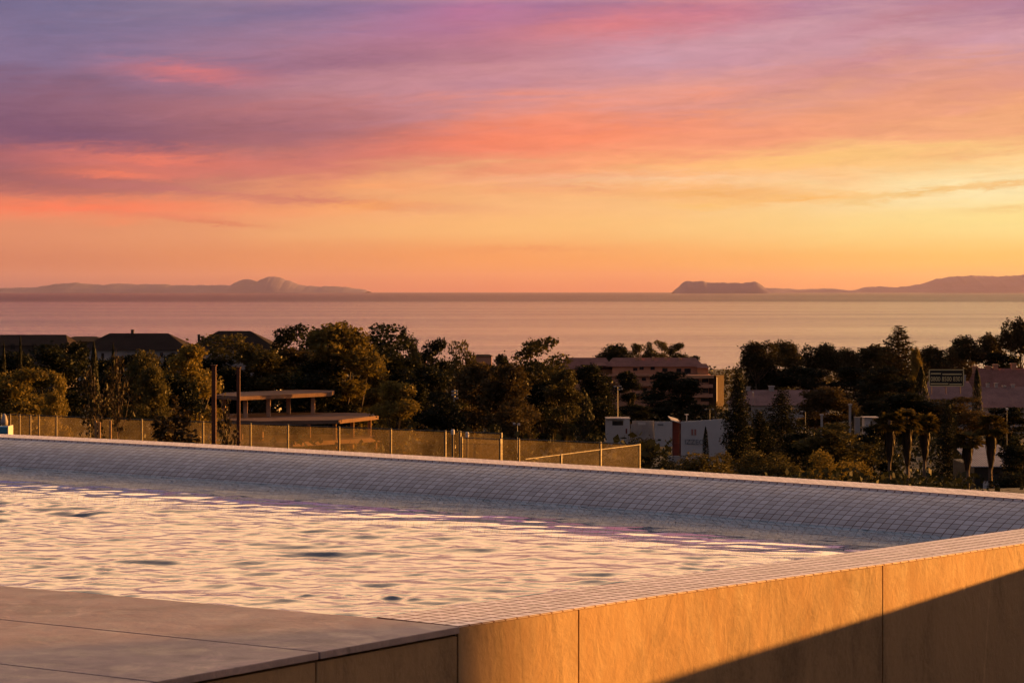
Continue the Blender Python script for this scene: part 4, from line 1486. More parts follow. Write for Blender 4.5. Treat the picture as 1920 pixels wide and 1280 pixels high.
# ---- houses on the right
villa(1370, 1560, 1392, 1540, 760, 733, 520, 12, 'low house with a long faded pink roof behind the tall dark conifers', M_offw, M_roofp, [(1400, 1408, 764, 770), (1440, 1448, 764, 770)], [(1408, 728, 740, 0.4), (1452, 727, 740, 0.5)])
villa(1735, 1834, 1750, 1826, 748, 716, 470, 11, 'house with a pink tiled roof carrying the black phone number sign', M_offw, M_roofp, [(1760, 1766, 750, 756)], [(1798, 738, 748, 0.25), (1775, 733, 742, 0.25), (1817, 706, 720, 0.3)])
villa(1830, 1990, 1838, 1960, 730, 692, 560, 13, 'upper house with a red tiled roof and several chimneys at the right edge', M_terra, M_roofr, [(1850, 1856, 716.5, 721.0)], [(1838, 690, 702, 0.5), (1863, 689, 702, 0.45), (1877, 686, 702, 0.5), (1911, 684, 702, 0.5)])
villa(1838, 1990, 1850, 1975, 764, 727, 480, 13, 'lower house with a dusky pink roof and white chimneys at the right edge', M_offw, M_roofp, [(1860, 1868, 766, 772)], [(1864, 722, 734, 0.3), (1880, 721, 734, 0.3), (1895, 726, 736, 0.3), (1912, 724, 740, 0.3)])
D = 400
h_ = thing('kiosk', base(1632, D), 'small white kiosk with a grey door left of the palms', 'kiosk')
MB().box(X(1621, D), X(1635, D), D, D + 3, h_.location.z - 1, Zp(783.5, D)).build('wall', M_white, h_)
MB().box(X(1635.2, D), X(1646, D), D + 0.5, D + 3, h_.location.z - 1, Zp(784.5, D)).build('side_wall', M_offw, h_)
MB().box(X(1632, D), X(1635, D), D - 0.05, D + 0.1, Zp(815, D), Zp(789, D)).build('door', M_dark, h_)
MB().box(X(1619, D), X(1648, D), D - 0.4, D + 3.4, Zp(783.4, D), Zp(782, D)).build('roof', M_offw, h_)
h_ = thing('gate_pillar', base(1608, D), 'bluish grey gate pillar just left of the white kiosk', 'pillar')
MB().box(X(1603, D), X(1613, D), D, D + 0.6, h_.location.z - 1, Zp(783, D)).build('shaft', M_grey, h_)
MB().box(X(1602, D), X(1614, D), D - 0.1, D + 0.7, Zp(783, D), Zp(781.5, D)).build('cap', M_offw, h_)
# corrugated shed
D = 240
b = base(1868, D)
h_ = thing('shed', b, 'long shed with a grey corrugated sheet roof behind the palms at right', 'shed')
mb = MB()
zf, zk = Zp(874, D), Zp(833, D + 14)
mb.v += [(X(1822, D), D, zf), (X(1925, D), D, zf), (X(1925, D), D + 14, zk), (X(1836, D), D + 14, zk)]
mb.v += [(v[0], v[1], v[2] - 0.08) for v in mb.v[:4]]
for fq in ((0, 1, 2, 3), (7, 6, 5, 4), (0, 4, 5, 1), (1, 5, 6, 2), (2, 6, 7, 3), (3, 7, 4, 0)):
    mb.f.append(fq)
mb.build('roof', M_sheet, h_)
MB().box(X(1828, D), X(1925, D), D + 0.4, D + 12, b.z - 1, zf - 0.1).build('wall', M_dark, h_)
MB().box(X(1841, D), X(1876, D), D - 0.8, D - 0.6, b.z - 1, Zp(901, D)).build('low_wall', M_white, h_)

# ---- phone number sign on a roof
D = 455
b = base(1774, D)
g_ = thing('roof_sign', (X(1774, D), D, Zp(727, D)), 'black roof sign with pale phone number and thin border above the pink roof', 'sign')
MB().box(X(1743, D), X(1806, D), D, D + 0.15, Zp(723.5, D), Zp(693.5, D)).build('board', M_signbg, g_)
for (x0, x1, y0, y1) in ((1742, 1807, 692.3, 694), (1742, 1807, 722.5, 724.2), (1741.6, 1743.2, 692.3, 724.2), (1805.6, 1807.4, 688, 724.2)):
    MB().box(X(x0, D), X(x1, D), D - 0.08, D - 0.003, Zp(y1, D), Zp(y0, D)).build('border', M_signfg, g_)
lettering('0800 8500 8301', 1745, 1803.5, 706, 714.5, D, D - 0.03, M_signfg, g_)
for x0, x1, yy in ((1745, 1764, 699.3), (1767, 1803, 700.3), (1745, 1778, 718.2), (1780, 1803, 719)):
    MB().box(X(x0, D), X(x1, D), D - 0.03, D - 0.001, Zp(yy + 2, D), Zp(yy, D)).build('small_print', M_signfg, g_)
for px in (1747, 1774, 1801):
    MB().tube([(X(px, D), D + 0.3, Zp(738, D)), (X(px, D), D + 0.2, Zp(696, D))], [0.06, 0.06], 6).build('support', M_rust, g_)
# kind, px, top row, width px, distance, foliage, label
TREES = [
    ('cypress', 7, 643, 13, 250, 'dark', 'slim dark cypress at the extreme left edge of the tree line'),
    ('cypress', 38, 633, 13, 255, 'dark', 'slim dark cypress in front of the long low roof at left'),
    ('broad', 82, 650, 150, 270, 'dark', 'wide dark evergreen below the long low roof at left'),
    ('broad', 18, 664, 112, 280, 'dark', 'dark bushy tree behind the golden tree at the left edge'),
    ('broad', 138, 645, 96, 290, 'dark', 'dark evergreen left of the cypress before the large hipped roof'),
    ('broad', 42, 694, 140, 175, 'gold', 'golden brown rounded tree at the left edge above the glass fence'),
    ('airy', 104, 699, 53, 170, 'gold', 'small golden tree right beside the rounded one at left'),
    ('cypress', 176, 644, 25, 240, 'dark', 'stout dark cypress in front of the large hipped roof'),
    ('cypress', 212, 646, 15, 250, 'dark', 'thin dark cypress below the chimney of the large hipped roof'),
    ('broad', 238, 668, 96, 262, 'dark', 'dark low tree behind the taller staked young tree'),
    ('young', 178, 698, 62, 76, 'gloss', 'staked young tree with spreading upswept branches behind the pool'),
    ('young', 222, 670, 58, 77, 'gloss', 'taller pointed young tree right of the staked one'),
    ('broad', 262, 662, 82, 230, 'mid', 'olive green tree with a lit right side below the large hipped roof'),
    ('broad', 282, 690, 75, 215, 'mid', 'lower olive tree leaning on the one below the hipped roof'),
    ('broad', 318, 668, 96, 262, 'dark', 'dark tree under the white eave of the large house'),
    ('broad', 366, 650, 130, 250, 'gold', 'broad golden topped tree between the two hipped roofs'),
    ('broad', 330, 706, 112, 225, 'dark', 'dark thicket tree behind the glossy shrub'),
    ('airy', 446, 629, 156, 388, 'mid', 'yellowish airy tree in front of the pointed hipped roof'),
    ('broad', 400, 676, 138, 384, 'dark', 'dark tree behind the two rusty posts'),
    ('magnolia', 329, 738, 108, 68.5, 'gloss', 'broad glossy leaved shrub in front of the glass fence'),
    ('young', 428, 744, 40, 69, 'gloss', 'small leafy young tree between the two rusty posts'),
    ('airy', 545, 612, 106, 400, 'dark', 'dark round headed tree on the skyline right of the pointed roof'),
    ('airy', 588, 630, 53, 405, 'dark', 'small dark tree in the gap left of the tallest lit tree'),
    ('broad', 500, 660, 138, 385, 'mid', 'dull olive tree behind the concrete frame, left part'),
    ('broad', 556, 654, 125, 390, 'brown', 'brownish tree behind the upper concrete slab'),
    ('broad', 640, 610, 160, 380, 'gold', 'tallest tree left of centre, its right side glowing olive gold'),
    ('airy', 708, 611, 161, 400, 'dark', 'tall dark tree with sky gaps right of the tallest lit tree'),
    ('airy', 764, 630, 67, 420, 'dark', 'narrow dark tree at the end of the dark skyline group'),
    ('broad', 600, 680, 138, 378, 'dark', 'dark tree behind the upper slab of the concrete frame'),
    ('broad', 690, 690, 92, 392, 'gold', 'golden lit tree below the tallest one, right of the upper slab'),
    ('broad', 740, 718, 105, 328, 'gold', 'golden bushy tree right of the concrete frame'),
    ('broad', 745, 672, 138, 400, 'dark', 'dark tree behind the golden bushy tree'),
    ('airy', 822, 637, 74, 370, 'dark', 'dark ragged tree alone on the skyline left of centre'),
    ('airy', 872, 642, 67, 365, 'mid', 'dark tree with a lit top next to the ragged skyline tree'),
    ('broad', 800, 690, 112, 345, 'dark', 'deep dark tree left of the floodlight mast'),
    ('broad', 826, 738, 100, 320, 'dark', 'low dark tree at the foot of the floodlight mast'),
    ('broad', 938, 668, 62, 380, 'dark', 'small dark crown on the skyline left of the tall eucalyptus'),
    ('broad', 892, 684, 125, 335, 'brown', 'big russet brown tree right of the floodlight mast'),
    ('broad', 952, 686, 112, 325, 'brown', 'big russet tree with an orange lit right side near the centre'),
    ('broad', 966, 750, 70, 310, 'brown', 'low russet tree below the orange lit one near the centre'),
    ('airy', 1008, 636, 115, 400, 'mid', 'tall airy eucalyptus standing highest near the centre'),
    ('broad', 1058, 694, 72, 385, 'mid', 'olive tree with a glowing right edge below the eucalyptus'),
    ('broad', 1020, 716, 100, 395, 'dark', 'dark tree behind the slender white pillar'),
    ('broad', 1104, 686, 90, 430, 'dark', 'dark tree at the left end of the apartment block'),
    ('cypress', 1094, 730, 42, 420, 'dark', 'dark columnar tree under the left end of the apartment block'),
    ('broad', 1130, 756, 76, 450, 'dark', 'low dark tree in front of the left corner of the apartment block'),
    ('pine', 1152, 646, 68, 950, 'dark', 'small umbrella pine on the skyline above the apartment block, leftmost'),
    ('airy', 1196, 645, 43, 960, 'mid', 'small airy tree on the skyline, second above the apartment block'),
    ('airy', 1218, 643, 36, 940, 'dark', 'small airy tree on the skyline, third above the apartment block'),
    ('airy', 1241, 640, 43, 950, 'mid', 'small round tree on the skyline, fourth above the apartment block'),
    ('airy', 1272, 644, 48, 930, 'dark', 'small forked tree on the skyline, rightmost above the apartment block'),
    ('broad', 1302, 668, 40, 1000, 'dark', 'tiny dark tree on the skyline over the right end of the apartment block'),
    ('broad', 1178, 697, 50, 600, 'dark', 'small round dark tree against the apartment block facade'),
    ('broad', 1258, 698, 112, 560, 'dark', 'large round dark tree covering the middle of the apartment block'),
    ('broad', 1226, 752, 80, 540, 'dark', 'dark tree filling in under the large round tree'),
    ('broad', 1308, 758, 60, 530, 'dark', 'dark tree under the right part of the apartment block'),
    ('broad', 1186, 760, 80, 500, 'dark', 'dark tree behind the white site hut'),
    ('feather', 1342, 743, 26, 520, 'palm', 'small palm in front of the apartment tower'),
    ('conifer', 1384, 692, 66, 318, 'dark', 'tall black conifer right of the pavilion'),
    ('conifer', 1466, 726, 92, 345, 'dark', 'broad black conifer with drooping branches left of the russet round tree'),
    ('conifer', 1424, 768, 84, 334, 'dark', 'low black conifer between the two big dark conifers'),
    ('cypress', 1323, 800, 13, 318, 'dark', 'slim black cypress standing against the white pavilion wall'),
    ('pine', 1422, 641, 85, 560, 'pine', 'large umbrella pine at the left end of the right hand skyline'),
    ('pine', 1474, 640, 75, 570, 'pine', 'second umbrella pine from the left on the right hand skyline'),
    ('pine', 1538, 645, 75, 580, 'pine', 'third umbrella pine on the right hand skyline, above the russet round tree'),
    ('pine', 1586, 654, 60, 590, 'pine', 'lower umbrella pine right of the one above the russet round tree'),
    ('pine', 1640, 648, 115, 600, 'pine', 'wide flat umbrella pine left of the spiky Norfolk pine'),
    ('norfolk', 1685, 611, 170, 560, 'pine', 'spiky tiered pine rising above the right hand skyline'),
    ('broad', 1716, 655, 30, 540, 'gold', 'narrow golden lit tree right of the spiky pine'),
    ('pine', 1756, 650, 78, 580, 'pine', 'low flat umbrella pine above the black roof sign'),
    ('pine', 1808, 631, 70, 600, 'pine', 'umbrella pine right of the black roof sign on the skyline'),
    ('pine', 1854, 627, 65, 610, 'pine', 'umbrella pine between the sign and the tallest right edge pine'),
    ('pine', 1912, 598, 82, 600, 'pine', 'tallest umbrella pine cut by the right edge'),
    ('broad', 1660, 688, 112, 540, 'dark', 'dark tree under the wide flat umbrella pine'),
    ('broad', 1600, 690, 112, 555, 'dark', 'dark tree behind the russet round tree, right side'),
    ('broad', 1500, 690, 125, 560, 'dark', 'dark tree behind the faded pink roof'),
    ('broad', 1430, 690, 112, 570, 'dark', 'dark tree under the leftmost umbrella pines'),
    ('broad', 1788, 672, 100, 590, 'brown', 'hazy brown tree behind the black roof sign'),
    ('broad', 1872, 664, 112, 600, 'dark', 'dark tree under the right edge pines'),
    ('cypress', 1727, 688, 34, 440, 'dark', 'dark cypress directly left of the black roof sign'),
    ('cypress', 1832, 690, 21, 450, 'dark', 'dark cypress between the black sign and the red roofs'),
    ('broad', 1543, 727, 112, 400, 'brown', 'russet round tree with a glowing crown left of the white kiosk'),
    ('broad', 1692, 738, 138, 420, 'dark', 'dark tree behind the fan palms'),
    ('broad', 1796, 746, 125, 420, 'brown', 'brown thinning tree below the black roof sign'),
    ('broad', 1890, 764, 100, 400, 'dark', 'dark tree below the dusky pink roof at the right edge'),
    ('broad', 1650, 752, 75, 440, 'dark', 'small dark tree behind the white kiosk'),
    ('feather', 1602, 738, 40, 460, 'palm', 'feathery palm right of the russet round tree'),
    ('fanpalm', 1668, 768, 59, 232, 'palm', 'fan palm with a brown skirt, leftmost of the right hand palms'),
    ('fanpalm', 1701, 762, 55, 236, 'palm', 'fan palm with a brown skirt, second from the left'),
    ('fanpalm', 1734, 772, 55, 240, 'palm', 'fan palm with a brown skirt, third from the left'),
    ('fanpalm', 1814, 806, 59, 226, 'palm', 'shorter fan palm left of the tallest single palm'),
    ('fanpalm', 1858, 774, 59, 228, 'palm', 'single fan palm standing in front of the corrugated shed'),
    ('conifer', 1778, 752, 70, 260, 'dark', 'black conifer between the palm group and the shorter palm'),
    ('broad', 1640, 800, 88, 262, 'dark', 'dark bush left of the palm group'),
    ('broad', 1566, 796, 145, 255, 'mid', 'dull olive bush above the lit bushes by the pool wall'),
    ('broad', 1500, 812, 88, 262, 'dark', 'black bush below the broad drooping conifer'),
    ('shrub', 1326, 850, 143, 165, 'mid', 'low olive bush in front of the pavilion'),
    ('shrub', 1434, 848, 135, 160, 'mid', 'rounded olive bush right of the pavilion, by the pool wall'),
    ('shrub', 1554, 849, 120, 150, 'gold', 'golden tipped bush behind the pool wall, brightest of the row'),
    ('shrub', 1608, 867, 73, 148, 'gold', 'small golden tipped bush right of the brightest bush'),
    ('shrub', 1254, 866, 78, 170, 'dark', 'dark low bush left of the pavilion bushes'),
    ('shrub', 1500, 874, 91, 158, 'mid', 'small olive bush between the rounded and the brightest bush'),
    ('broad', 1908, 836, 75, 200, 'dark', 'dark green tree in the lower right beside the shed'),
    ('broad', 196, 676, 80, 268, 'dark', 'dark bushy tree below the left corner of the large hipped roof'),
    ('broad', -70, 668, 130, 260, 'dark', 'dark bushy tree just beyond the left edge of the view'),
    ('airy', -190, 650, 130, 320, 'mid', 'tall airy tree well beyond the left edge of the view'),
    ('pine', 2010, 610, 90, 590, 'pine', 'umbrella pine just beyond the right edge of the view'),
    ('broad', 2000, 760, 110, 380, 'dark', 'dark tree just beyond the right edge of the view'),
    ('shrub', 1902, 886, 110, 190, 'dark', 'dark bush in the lower right corner against the pool wall'),
    ('yucca', 1040, 806, 44, 190, 'palm', 'spiky yucca behind the glass fence, left clump'),
    ('yucca', 1064, 812, 40, 192, 'palm', 'spiky yucca behind the glass fence, right clump'),
    ('yucca', 992, 832, 40, 120, 'palm', 'spiky plant seen through the far glass fence'),
    ('shrub', 915, 800, 78, 260, 'dark', 'dark bush above the glass gate'),
    ('shrub', 1100, 818, 104, 220, 'dark', 'dark hedge bush behind the far glass fence'),
    ('shrub', 1204, 824, 117, 230, 'dark', 'dark hedge bush right of the glass fence corner'),
]
# ------------------------------------------------------------------ trees and shrubs
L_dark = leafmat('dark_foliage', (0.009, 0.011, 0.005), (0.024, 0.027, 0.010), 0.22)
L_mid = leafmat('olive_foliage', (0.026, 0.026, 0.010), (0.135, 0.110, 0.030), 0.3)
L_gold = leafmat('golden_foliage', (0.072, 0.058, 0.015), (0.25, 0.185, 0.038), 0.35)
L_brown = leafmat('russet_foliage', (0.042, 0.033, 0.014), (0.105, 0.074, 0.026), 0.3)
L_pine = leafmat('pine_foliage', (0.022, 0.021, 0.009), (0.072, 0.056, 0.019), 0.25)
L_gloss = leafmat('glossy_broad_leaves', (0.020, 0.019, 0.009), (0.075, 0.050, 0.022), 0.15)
L_palm = leafmat('palm_fronds', (0.035, 0.032, 0.010), (0.16, 0.115, 0.03), 0.3)
L_dry = leafmat('dry_palm_skirt', (0.03, 0.02, 0.013), (0.075, 0.047, 0.028), 0.2)
M_bark = simple('bark', (0.075, 0.052, 0.038), 0.9, 0.4, 6.0, bump=0.02, bscale=18.0)
M_bark2 = simple('pale_bark', (0.14, 0.10, 0.075), 0.9, 0.35, 6.0, bump=0.02, bscale=18.0)
LM = dict(dark=L_dark, mid=L_mid, gold=L_gold, brown=L_brown, pine=L_pine, gloss=L_gloss)


def leaf_mesh(name, C, S, rg, aspect=1.7, N=None, ar=1.0):
    """diamond leaf sprays: centres C (n,3), sizes S (n)"""
    n = len(C)
    if N is None:
        N = rg.normal(size=(n, 3))
        N[:, 2] = np.abs(N[:, 2]) * 0.8 + 0.1
    N = N / np.linalg.norm(N, axis=1, keepdims=True)
    A = rg.normal(size=(n, 3))
    A -= N * (A * N).sum(1, keepdims=True)
    A /= np.linalg.norm(A, axis=1, keepdims=True) + 1e-9
    B = np.cross(N, A)
    a = A * (S * 0.5 * aspect)[:, None]
    b = B * (S * 0.5)[:, None]
    V = np.empty((n, 4, 3))
    V[:, 0] = C - a
    V[:, 1] = C + b + N * (S * 0.12)[:, None]
    V[:, 2] = C + a
    V[:, 3] = C - b
    if ar != 1.0:                       # the tree is taller than wide: keep its leaves in proportion
        V[:, :, 2] = C[:, None, 2] + (V[:, :, 2] - C[:, None, 2]) * ar
    return raw_mesh(name, V.reshape(-1, 3), np.arange(n * 4).reshape(n, 4))


def clump_points(cl, per, rg, shell=0.55):
    pts = []
    for (cx, cy, cz, r, rz) in cl:
        k = max(8, int(per * (r / 0.15) ** 2))
        d = rg.normal(size=(k, 3))
        d /= np.linalg.norm(d, axis=1, keepdims=True)
        rad = shell + (1 - shell) * rg.random(k) ** 0.6
        rad *= 1 + 0.28 * np.sin(d[:, 0] * 5 + cx * 40) * np.sin(d[:, 2] * 6 + cz * 31) + 0.10 * rg.normal(size=k)
        p = d * rad[:, None] * np.array([r, r, rz]) + np.array([cx, cy, cz])
        pts.append(p)
    return np.concatenate(pts)


def norm_pts(P, z0):
    """fit into width 1 (x), height z0..1"""
    lo, hi_ = np.percentile(P, 0.4, axis=0), np.percentile(P, 99.6, axis=0)
    P = P.copy()
    w = (hi_[0] - lo[0])
    P[:, 0] = (P[:, 0] - (hi_[0] + lo[0]) / 2) / w
    P[:, 1] = (P[:, 1] - (hi_[1] + lo[1]) / 2) / w
    P[:, 2] = z0 + (P[:, 2] - lo[2]) / (hi_[2] - lo[2]) * (1 - z0)
    return P


def limbs(cl, rg, trunk_r=0.035, fork=0.3, lean=0.03, n=7, keep=9):
    mb = MB()
    tx, ty = rg.normal(0, lean, 2)
    mid = (tx * 0.5, ty * 0.5, fork * 0.55)
    top = (tx, ty, fork)
    mb.tube([(0, 0, -0.06), (0, 0, 0.02), mid, top], [trunk_r * 1.5, trunk_r * 1.1, trunk_r * 0.9, trunk_r * 0.75], n)
    order = sorted(cl, key=lambda c_: -c_[3])[:keep]
    for (cx, cy, cz, r, rz) in order:
        m_ = (tx * 0.5 + cx * 0.5 + rg.normal(0, 0.02), ty * 0.5 + cy * 0.5, fork + (cz - fork) * 0.42)
        mb.tube([top, m_, (cx, cy, cz)], [trunk_r * 0.55, trunk_r * 0.38, trunk_r * 0.12], 5)
    return mb.mesh('trunk', True)


PROTO = {}


AR = 0.52


def crown_broad(rg, tall=1.0, n=20, gap=0.0, low=0.16):
    cl = []
    for i in range(n):
        t = rg.random()
        z = low + (0.97 - low) * t
        env = math.sin(math.pi * min(1, max(0.02, (z - low * 0.5) / (1.08 - low * 0.5)))) ** 0.7
        a = rg.random() * 6.283
        rr = 0.36 * env * (0.35 + 0.65 * rg.random()) * tall
        r = (0.10 + 0.09 * rg.random()) * (0.75 + 0.4 * env) * (1 - gap)
        cl.append((math.cos(a) * rr, math.sin(a) * rr, z, r, r * 0.85 * AR))
    cl.append((0.02, 0, 0.93, 0.12, 0.11 * AR))
    return cl


def mk_broad(seed, n, per, leaf, low, gap=0.0, shell=0.5, droop=0.0):
    rg = np.random.default_rng(seed)
    cl = crown_broad(rg, 1.0, n, gap, low)
    P = norm_pts(clump_points(cl, per, rg, shell), low * 0.8)
    # strays that break up the outline
    k = int(len(P) * 0.04)
    P[:k] += rg.normal(0, 0.022, (k, 3))
    if droop:
        P[:, 2] -= droop * (P[:, 0] ** 2 + P[:, 1] ** 2)
    S = leaf * (0.6 + 0.8 * rg.random(len(P)))
    # trunk and limbs in the same normalised space
    tr = limbs([(c_[0] * 1.05, c_[1] * 1.05, low + (c_[2] - low) * 0.9, c_[3], c_[4]) for c_ in cl], rg, 0.03, max(0.18, low * 1.2))
    return tr, leaf_mesh('crown', P, S, rg, 1.7, None, AR)


def mk_pine(seed, lobes=8, per=460, leaf=0.032):
    """umbrella pine: bare forked trunk, broad flat-bottomed billowing head"""
    rg = np.random.default_rng(seed)
    cl = []
    for i in range(lobes):
        a = 6.283 * i / lobes + rg.normal(0, 0.3)
        rr = 0.20 + 0.14 * rg.random()
        r = 0.15 + 0.06 * rg.random()
        cl.append((math.cos(a) * rr, math.sin(a) * rr, 0.76 + 0.08 * rg.random(), r, r * 0.36))
    for i in range(4):
        cl.append((rg.normal(0, 0.10), rg.normal(0, 0.10), 0.87 + 0.04 * rg.random(), 0.20, 0.085))
    P = clump_points(cl, per, rg, 0.6)
    P = norm_pts(P, 0.66)
    S = leaf * (0.6 + 0.8 * rg.random(len(P)))
    tr = limbs([(c_[0], c_[1], 0.66 + 0.1 * rg.random(), c_[3], c_[4]) for c_ in cl], rg, 0.022, 0.5, 0.03)
    return tr, leaf_mesh('crown', P, S, rg, 1.5, None, 0.45)


def mk_cypress(seed, leaf=0.03, n=2600):
    rg = np.random.default_rng(seed)
    z = rg.random(n) ** 0.85
    env = (np.sin(np.pi * np.clip(z * 0.93 + 0.07, 0, 1) ** 0.8) ** 0.65) * 0.5
    a = rg.random(n) * 6.283
    r = env * (0.55 + 0.45 * rg.random(n) ** 0.5) * (1 + 0.12 * np.sin(a * 3 + z * 17))
    P = np.stack([np.cos(a) * r, np.sin(a) * r, 0.05 + z * 0.95], 1)
    S = leaf * (0.6 + 0.8 * rg.random(n))
    N = np.stack([np.cos(a), np.sin(a), 0.5 * rg.random(n)], 1) + rg.normal(0, 0.4, (n, 3))
    tr = MB().tube([(0, 0, -0.03), (0, 0, 0.5), (0, 0, 0.92)], [0.09, 0.05, 0.01], 6).mesh('trunk', True)
    me = leaf_mesh('crown', P, S * np.array(1.0), rg, 2.0, N)
    return tr, me


def mk_conifer(seed, tiers=20, leaf=0.034, ragged=0.3, spiky=False, per=130):
    """layered branches that sweep down and out; ragged outline"""
    rg = np.random.default_rng(seed)
    pts, nrm_, sz = [], [], []
    mb = MB()
    mb.tube([(0, 0, -0.03), (0, 0, 0.4), (0, 0, 0.98)], [0.035, 0.022, 0.004], 7)
    for t in range(tiers):
        f = t / (tiers - 1)
        z = 0.12 + 0.86 * f
        nb = 6 if spiky else 5 + int(3 * rg.random())
        base_r = 0.5 * (1 - f) ** (0.85 if spiky else 0.75) + 0.02
        for k in range(nb):
            a = 6.283 * (k + 0.5 * (t % 2)) / nb + rg.normal(0, 0.25 if not spiky else 0.08)
            L = base_r * (1 + (rg.normal(0, ragged) if not spiky else rg.normal(0, 0.06)))
            L = max(0.03, L)
            up = 0.06 if spiky else -0.05
            m = max(4, int(per * (L / 0.4)))
            s = rg.random(m) ** 0.7
            wid = (0.045 if spiky else 0.085) * (1.1 - s * 0.7)
            off = rg.normal(0, 1, (m, 3)) * wid[:, None] * np.array([1, 1, 0.55])
            d = np.array([math.cos(a), math.sin(a), 0])
            P = d * (s * L)[:, None] + off
            P[:, 2] += z + up * s * L * 4 * (1 if spiky else 0.35) - (0 if spiky else 0.10 * s * s * L)
            pts.append(P)
            sz.append(leaf * (0.5 + 0.8 * rg.random(m)))
            e_ = d * L * 0.92
            mb.tube([(0, 0, z - 0.01), (e_[0], e_[1], z + up * L * (3 if spiky else 0.3))], [0.008, 0.002], 4)
    P = np.concatenate(pts)
    P[:, 2] = np.clip(P[:, 2], 0.02, 1.0)
    S = np.concatenate(sz)
    return mb.mesh('trunk', True), leaf_mesh('crown', P, S, rg, 1.8, None, 0.35)


def frond_fan(rg, c, d, L, W, nl=11):
    """one palmate leaf: pointed segments opening from a stalk end"""
    d = Vector(d).normalized()
    s = d.cross(Vector((0, 0, 1)))
    if s.length < 0.1:
        s = Vector((1, 0, 0))
    s.normalize()
    u = s.cross(d)
    out = []
    for k in range(nl):
        t = (k / (nl - 1) * 2 - 1) * 1.35
        dir_ = d * math.cos(t) + s * math.sin(t)
        tip = Vector(c) + dir_ * L * (1 - 0.15 * abs(t)) - Vector((0, 0, 1)) * L * 0.28 * (0.6 + rg.random() * 0.6)
        midp = Vector(c) + dir_ * L * 0.55 + u * 0.02
        w = (s * math.cos(t) - d * math.sin(t)) * W
        out.append((Vector(c), midp + w, tip, midp - w))
    return out


def mk_fanpalm(seed, skirt=0.34, crown_r=0.5, nf=46):
    """height 1 = top of the crown; widths are in crown widths (x, y are scaled by the tree's width)"""
    rg = np.random.default_rng(seed)
    V, V2 = [], []
    ctr = Vector((0, 0, 0.83))
    kz = 0.34                                    # crown half height relative to the tree's height
    for i in range(nf):
        a = rg.random() * 6.283
        e = -0.55 + 1.75 * rg.random() ** 0.9
        d = Vector((math.cos(a) * math.cos(e), math.sin(a) * math.cos(e), math.sin(e)))
        st_ = 0.26 + 0.06 * rg.random()
        c_ = Vector((d.x * st_, d.y * st_, d.z * st_))
        for q in frond_fan(rg, c_, d, 0.31, 0.034, 11):
            V += [(p.x, p.y, ctr.z + p.z * kz) for p in q]
    # hanging dead fronds
    m = 420
    for i in range(m):
        a = rg.random() * 6.283
        z1 = 0.86 - skirt * rg.random() ** 0.8
        L = 0.10 + 0.06 * rg.random()
        k = (0.86 - z1) / skirt
        r = 0.06 + (0.03 + 0.11 * rg.random()) * math.sin(math.pi * min(1, 0.3 + k * 0.68)) * (1 - 0.35 * k)
        w = 0.028
        x, y = math.cos(a) * r, math.sin(a) * r
        tx, ty = -math.sin(a) * w, math.cos(a) * w
        V2 += [(x * 0.75, y * 0.75, z1), (x + tx, y + ty, z1 - L * 0.5), (x * 1.05, y * 1.05, z1 - L), (x - tx, y - ty, z1 - L * 0.5)]
    tr = MB().tube([(0, 0, -0.03), (0.02, 0, 0.3), (-0.01, 0, 0.6), (0, 0, 0.88)], [0.08, 0.055, 0.05, 0.06], 8).mesh('trunk', True)
    cr = raw_mesh('crown', V, np.arange(len(V)).reshape(-1, 4))
    sk = raw_mesh('dead_frond_skirt', V2, np.arange(len(V2)).reshape(-1, 4))
    return tr, cr, sk


def mk_featherpalm(seed, nf=22):
    rg = np.random.default_rng(seed)
    V = []
    for i in range(nf):
        a = rg.random() * 6.283
        e = 0.1 + 1.3 * rg.random()
        pts = []
        for k in range(7):
            s = k / 6
            rr = 0.5 * s * math.cos(e) + 0.08 * s
            z = 0.55 + 0.42 * s * math.sin(e) - 0.22 * s * s
            pts.append(Vector((math.cos(a) * rr, math.sin(a) * rr, z)))
        side = Vector((-math.sin(a), math.cos(a), 0))
        for k in range(6):
            for h in (0.0, 0.5):
                p = pts[k].lerp(pts[k + 1], h)
                for sg in (-1, 1):
                    L = 0.13 * (1 - 0.5 * k / 6)
                    q = p + side * sg * L + (pts[k + 1] - pts[k]) * 0.7 - Vector((0, 0, 0.05))
                    w = (pts[k + 1] - pts[k]) * 0.10
                    V += [tuple(p - w), tuple(p.lerp(q, 0.5) + w), tuple(q), tuple(p.lerp(q, 0.5) - w)]
    tr = MB().tube([(0, 0, -0.03), (0, 0, 0.3), (0, 0, 0.57)], [0.07, 0.05, 0.055], 8).mesh('trunk', True)
    return tr, raw_mesh('crown', V, np.arange(len(V)).reshape(-1, 4))


def mk_shrub(seed, per=420, leaf=0.026, upright=True):
    rg = np.random.default_rng(seed)
    cl = []
    for i in range(22):
        a = rg.random() * 6.283
        rr = 0.38 * math.sqrt(rg.random())
        z = 0.15 + (0.70 * rg.random()) * math.sqrt(max(0.05, 1 - (rr / 0.46) ** 2))
        cl.append((math.cos(a) * rr, math.sin(a) * rr, z, 0.13 + 0.05 * rg.random(), 0.15))
    P = norm_pts(clump_points(cl, per, rg, 0.5), 0.02)
    S = leaf * (0.6 + 0.8 * rg.random(len(P)))
    N = rg.normal(size=(len(P), 3))
    if upright:
        N[:, 2] *= 0.35
    tr = MB().tube([(0, 0, -0.06), (0.01, 0, 0.2), (0, 0.02, 0.6)], [0.04, 0.03, 0.01], 6).mesh('trunk', True)
    return tr, leaf_mesh('crown', P, S, rg, 2.0, N, 0.6)


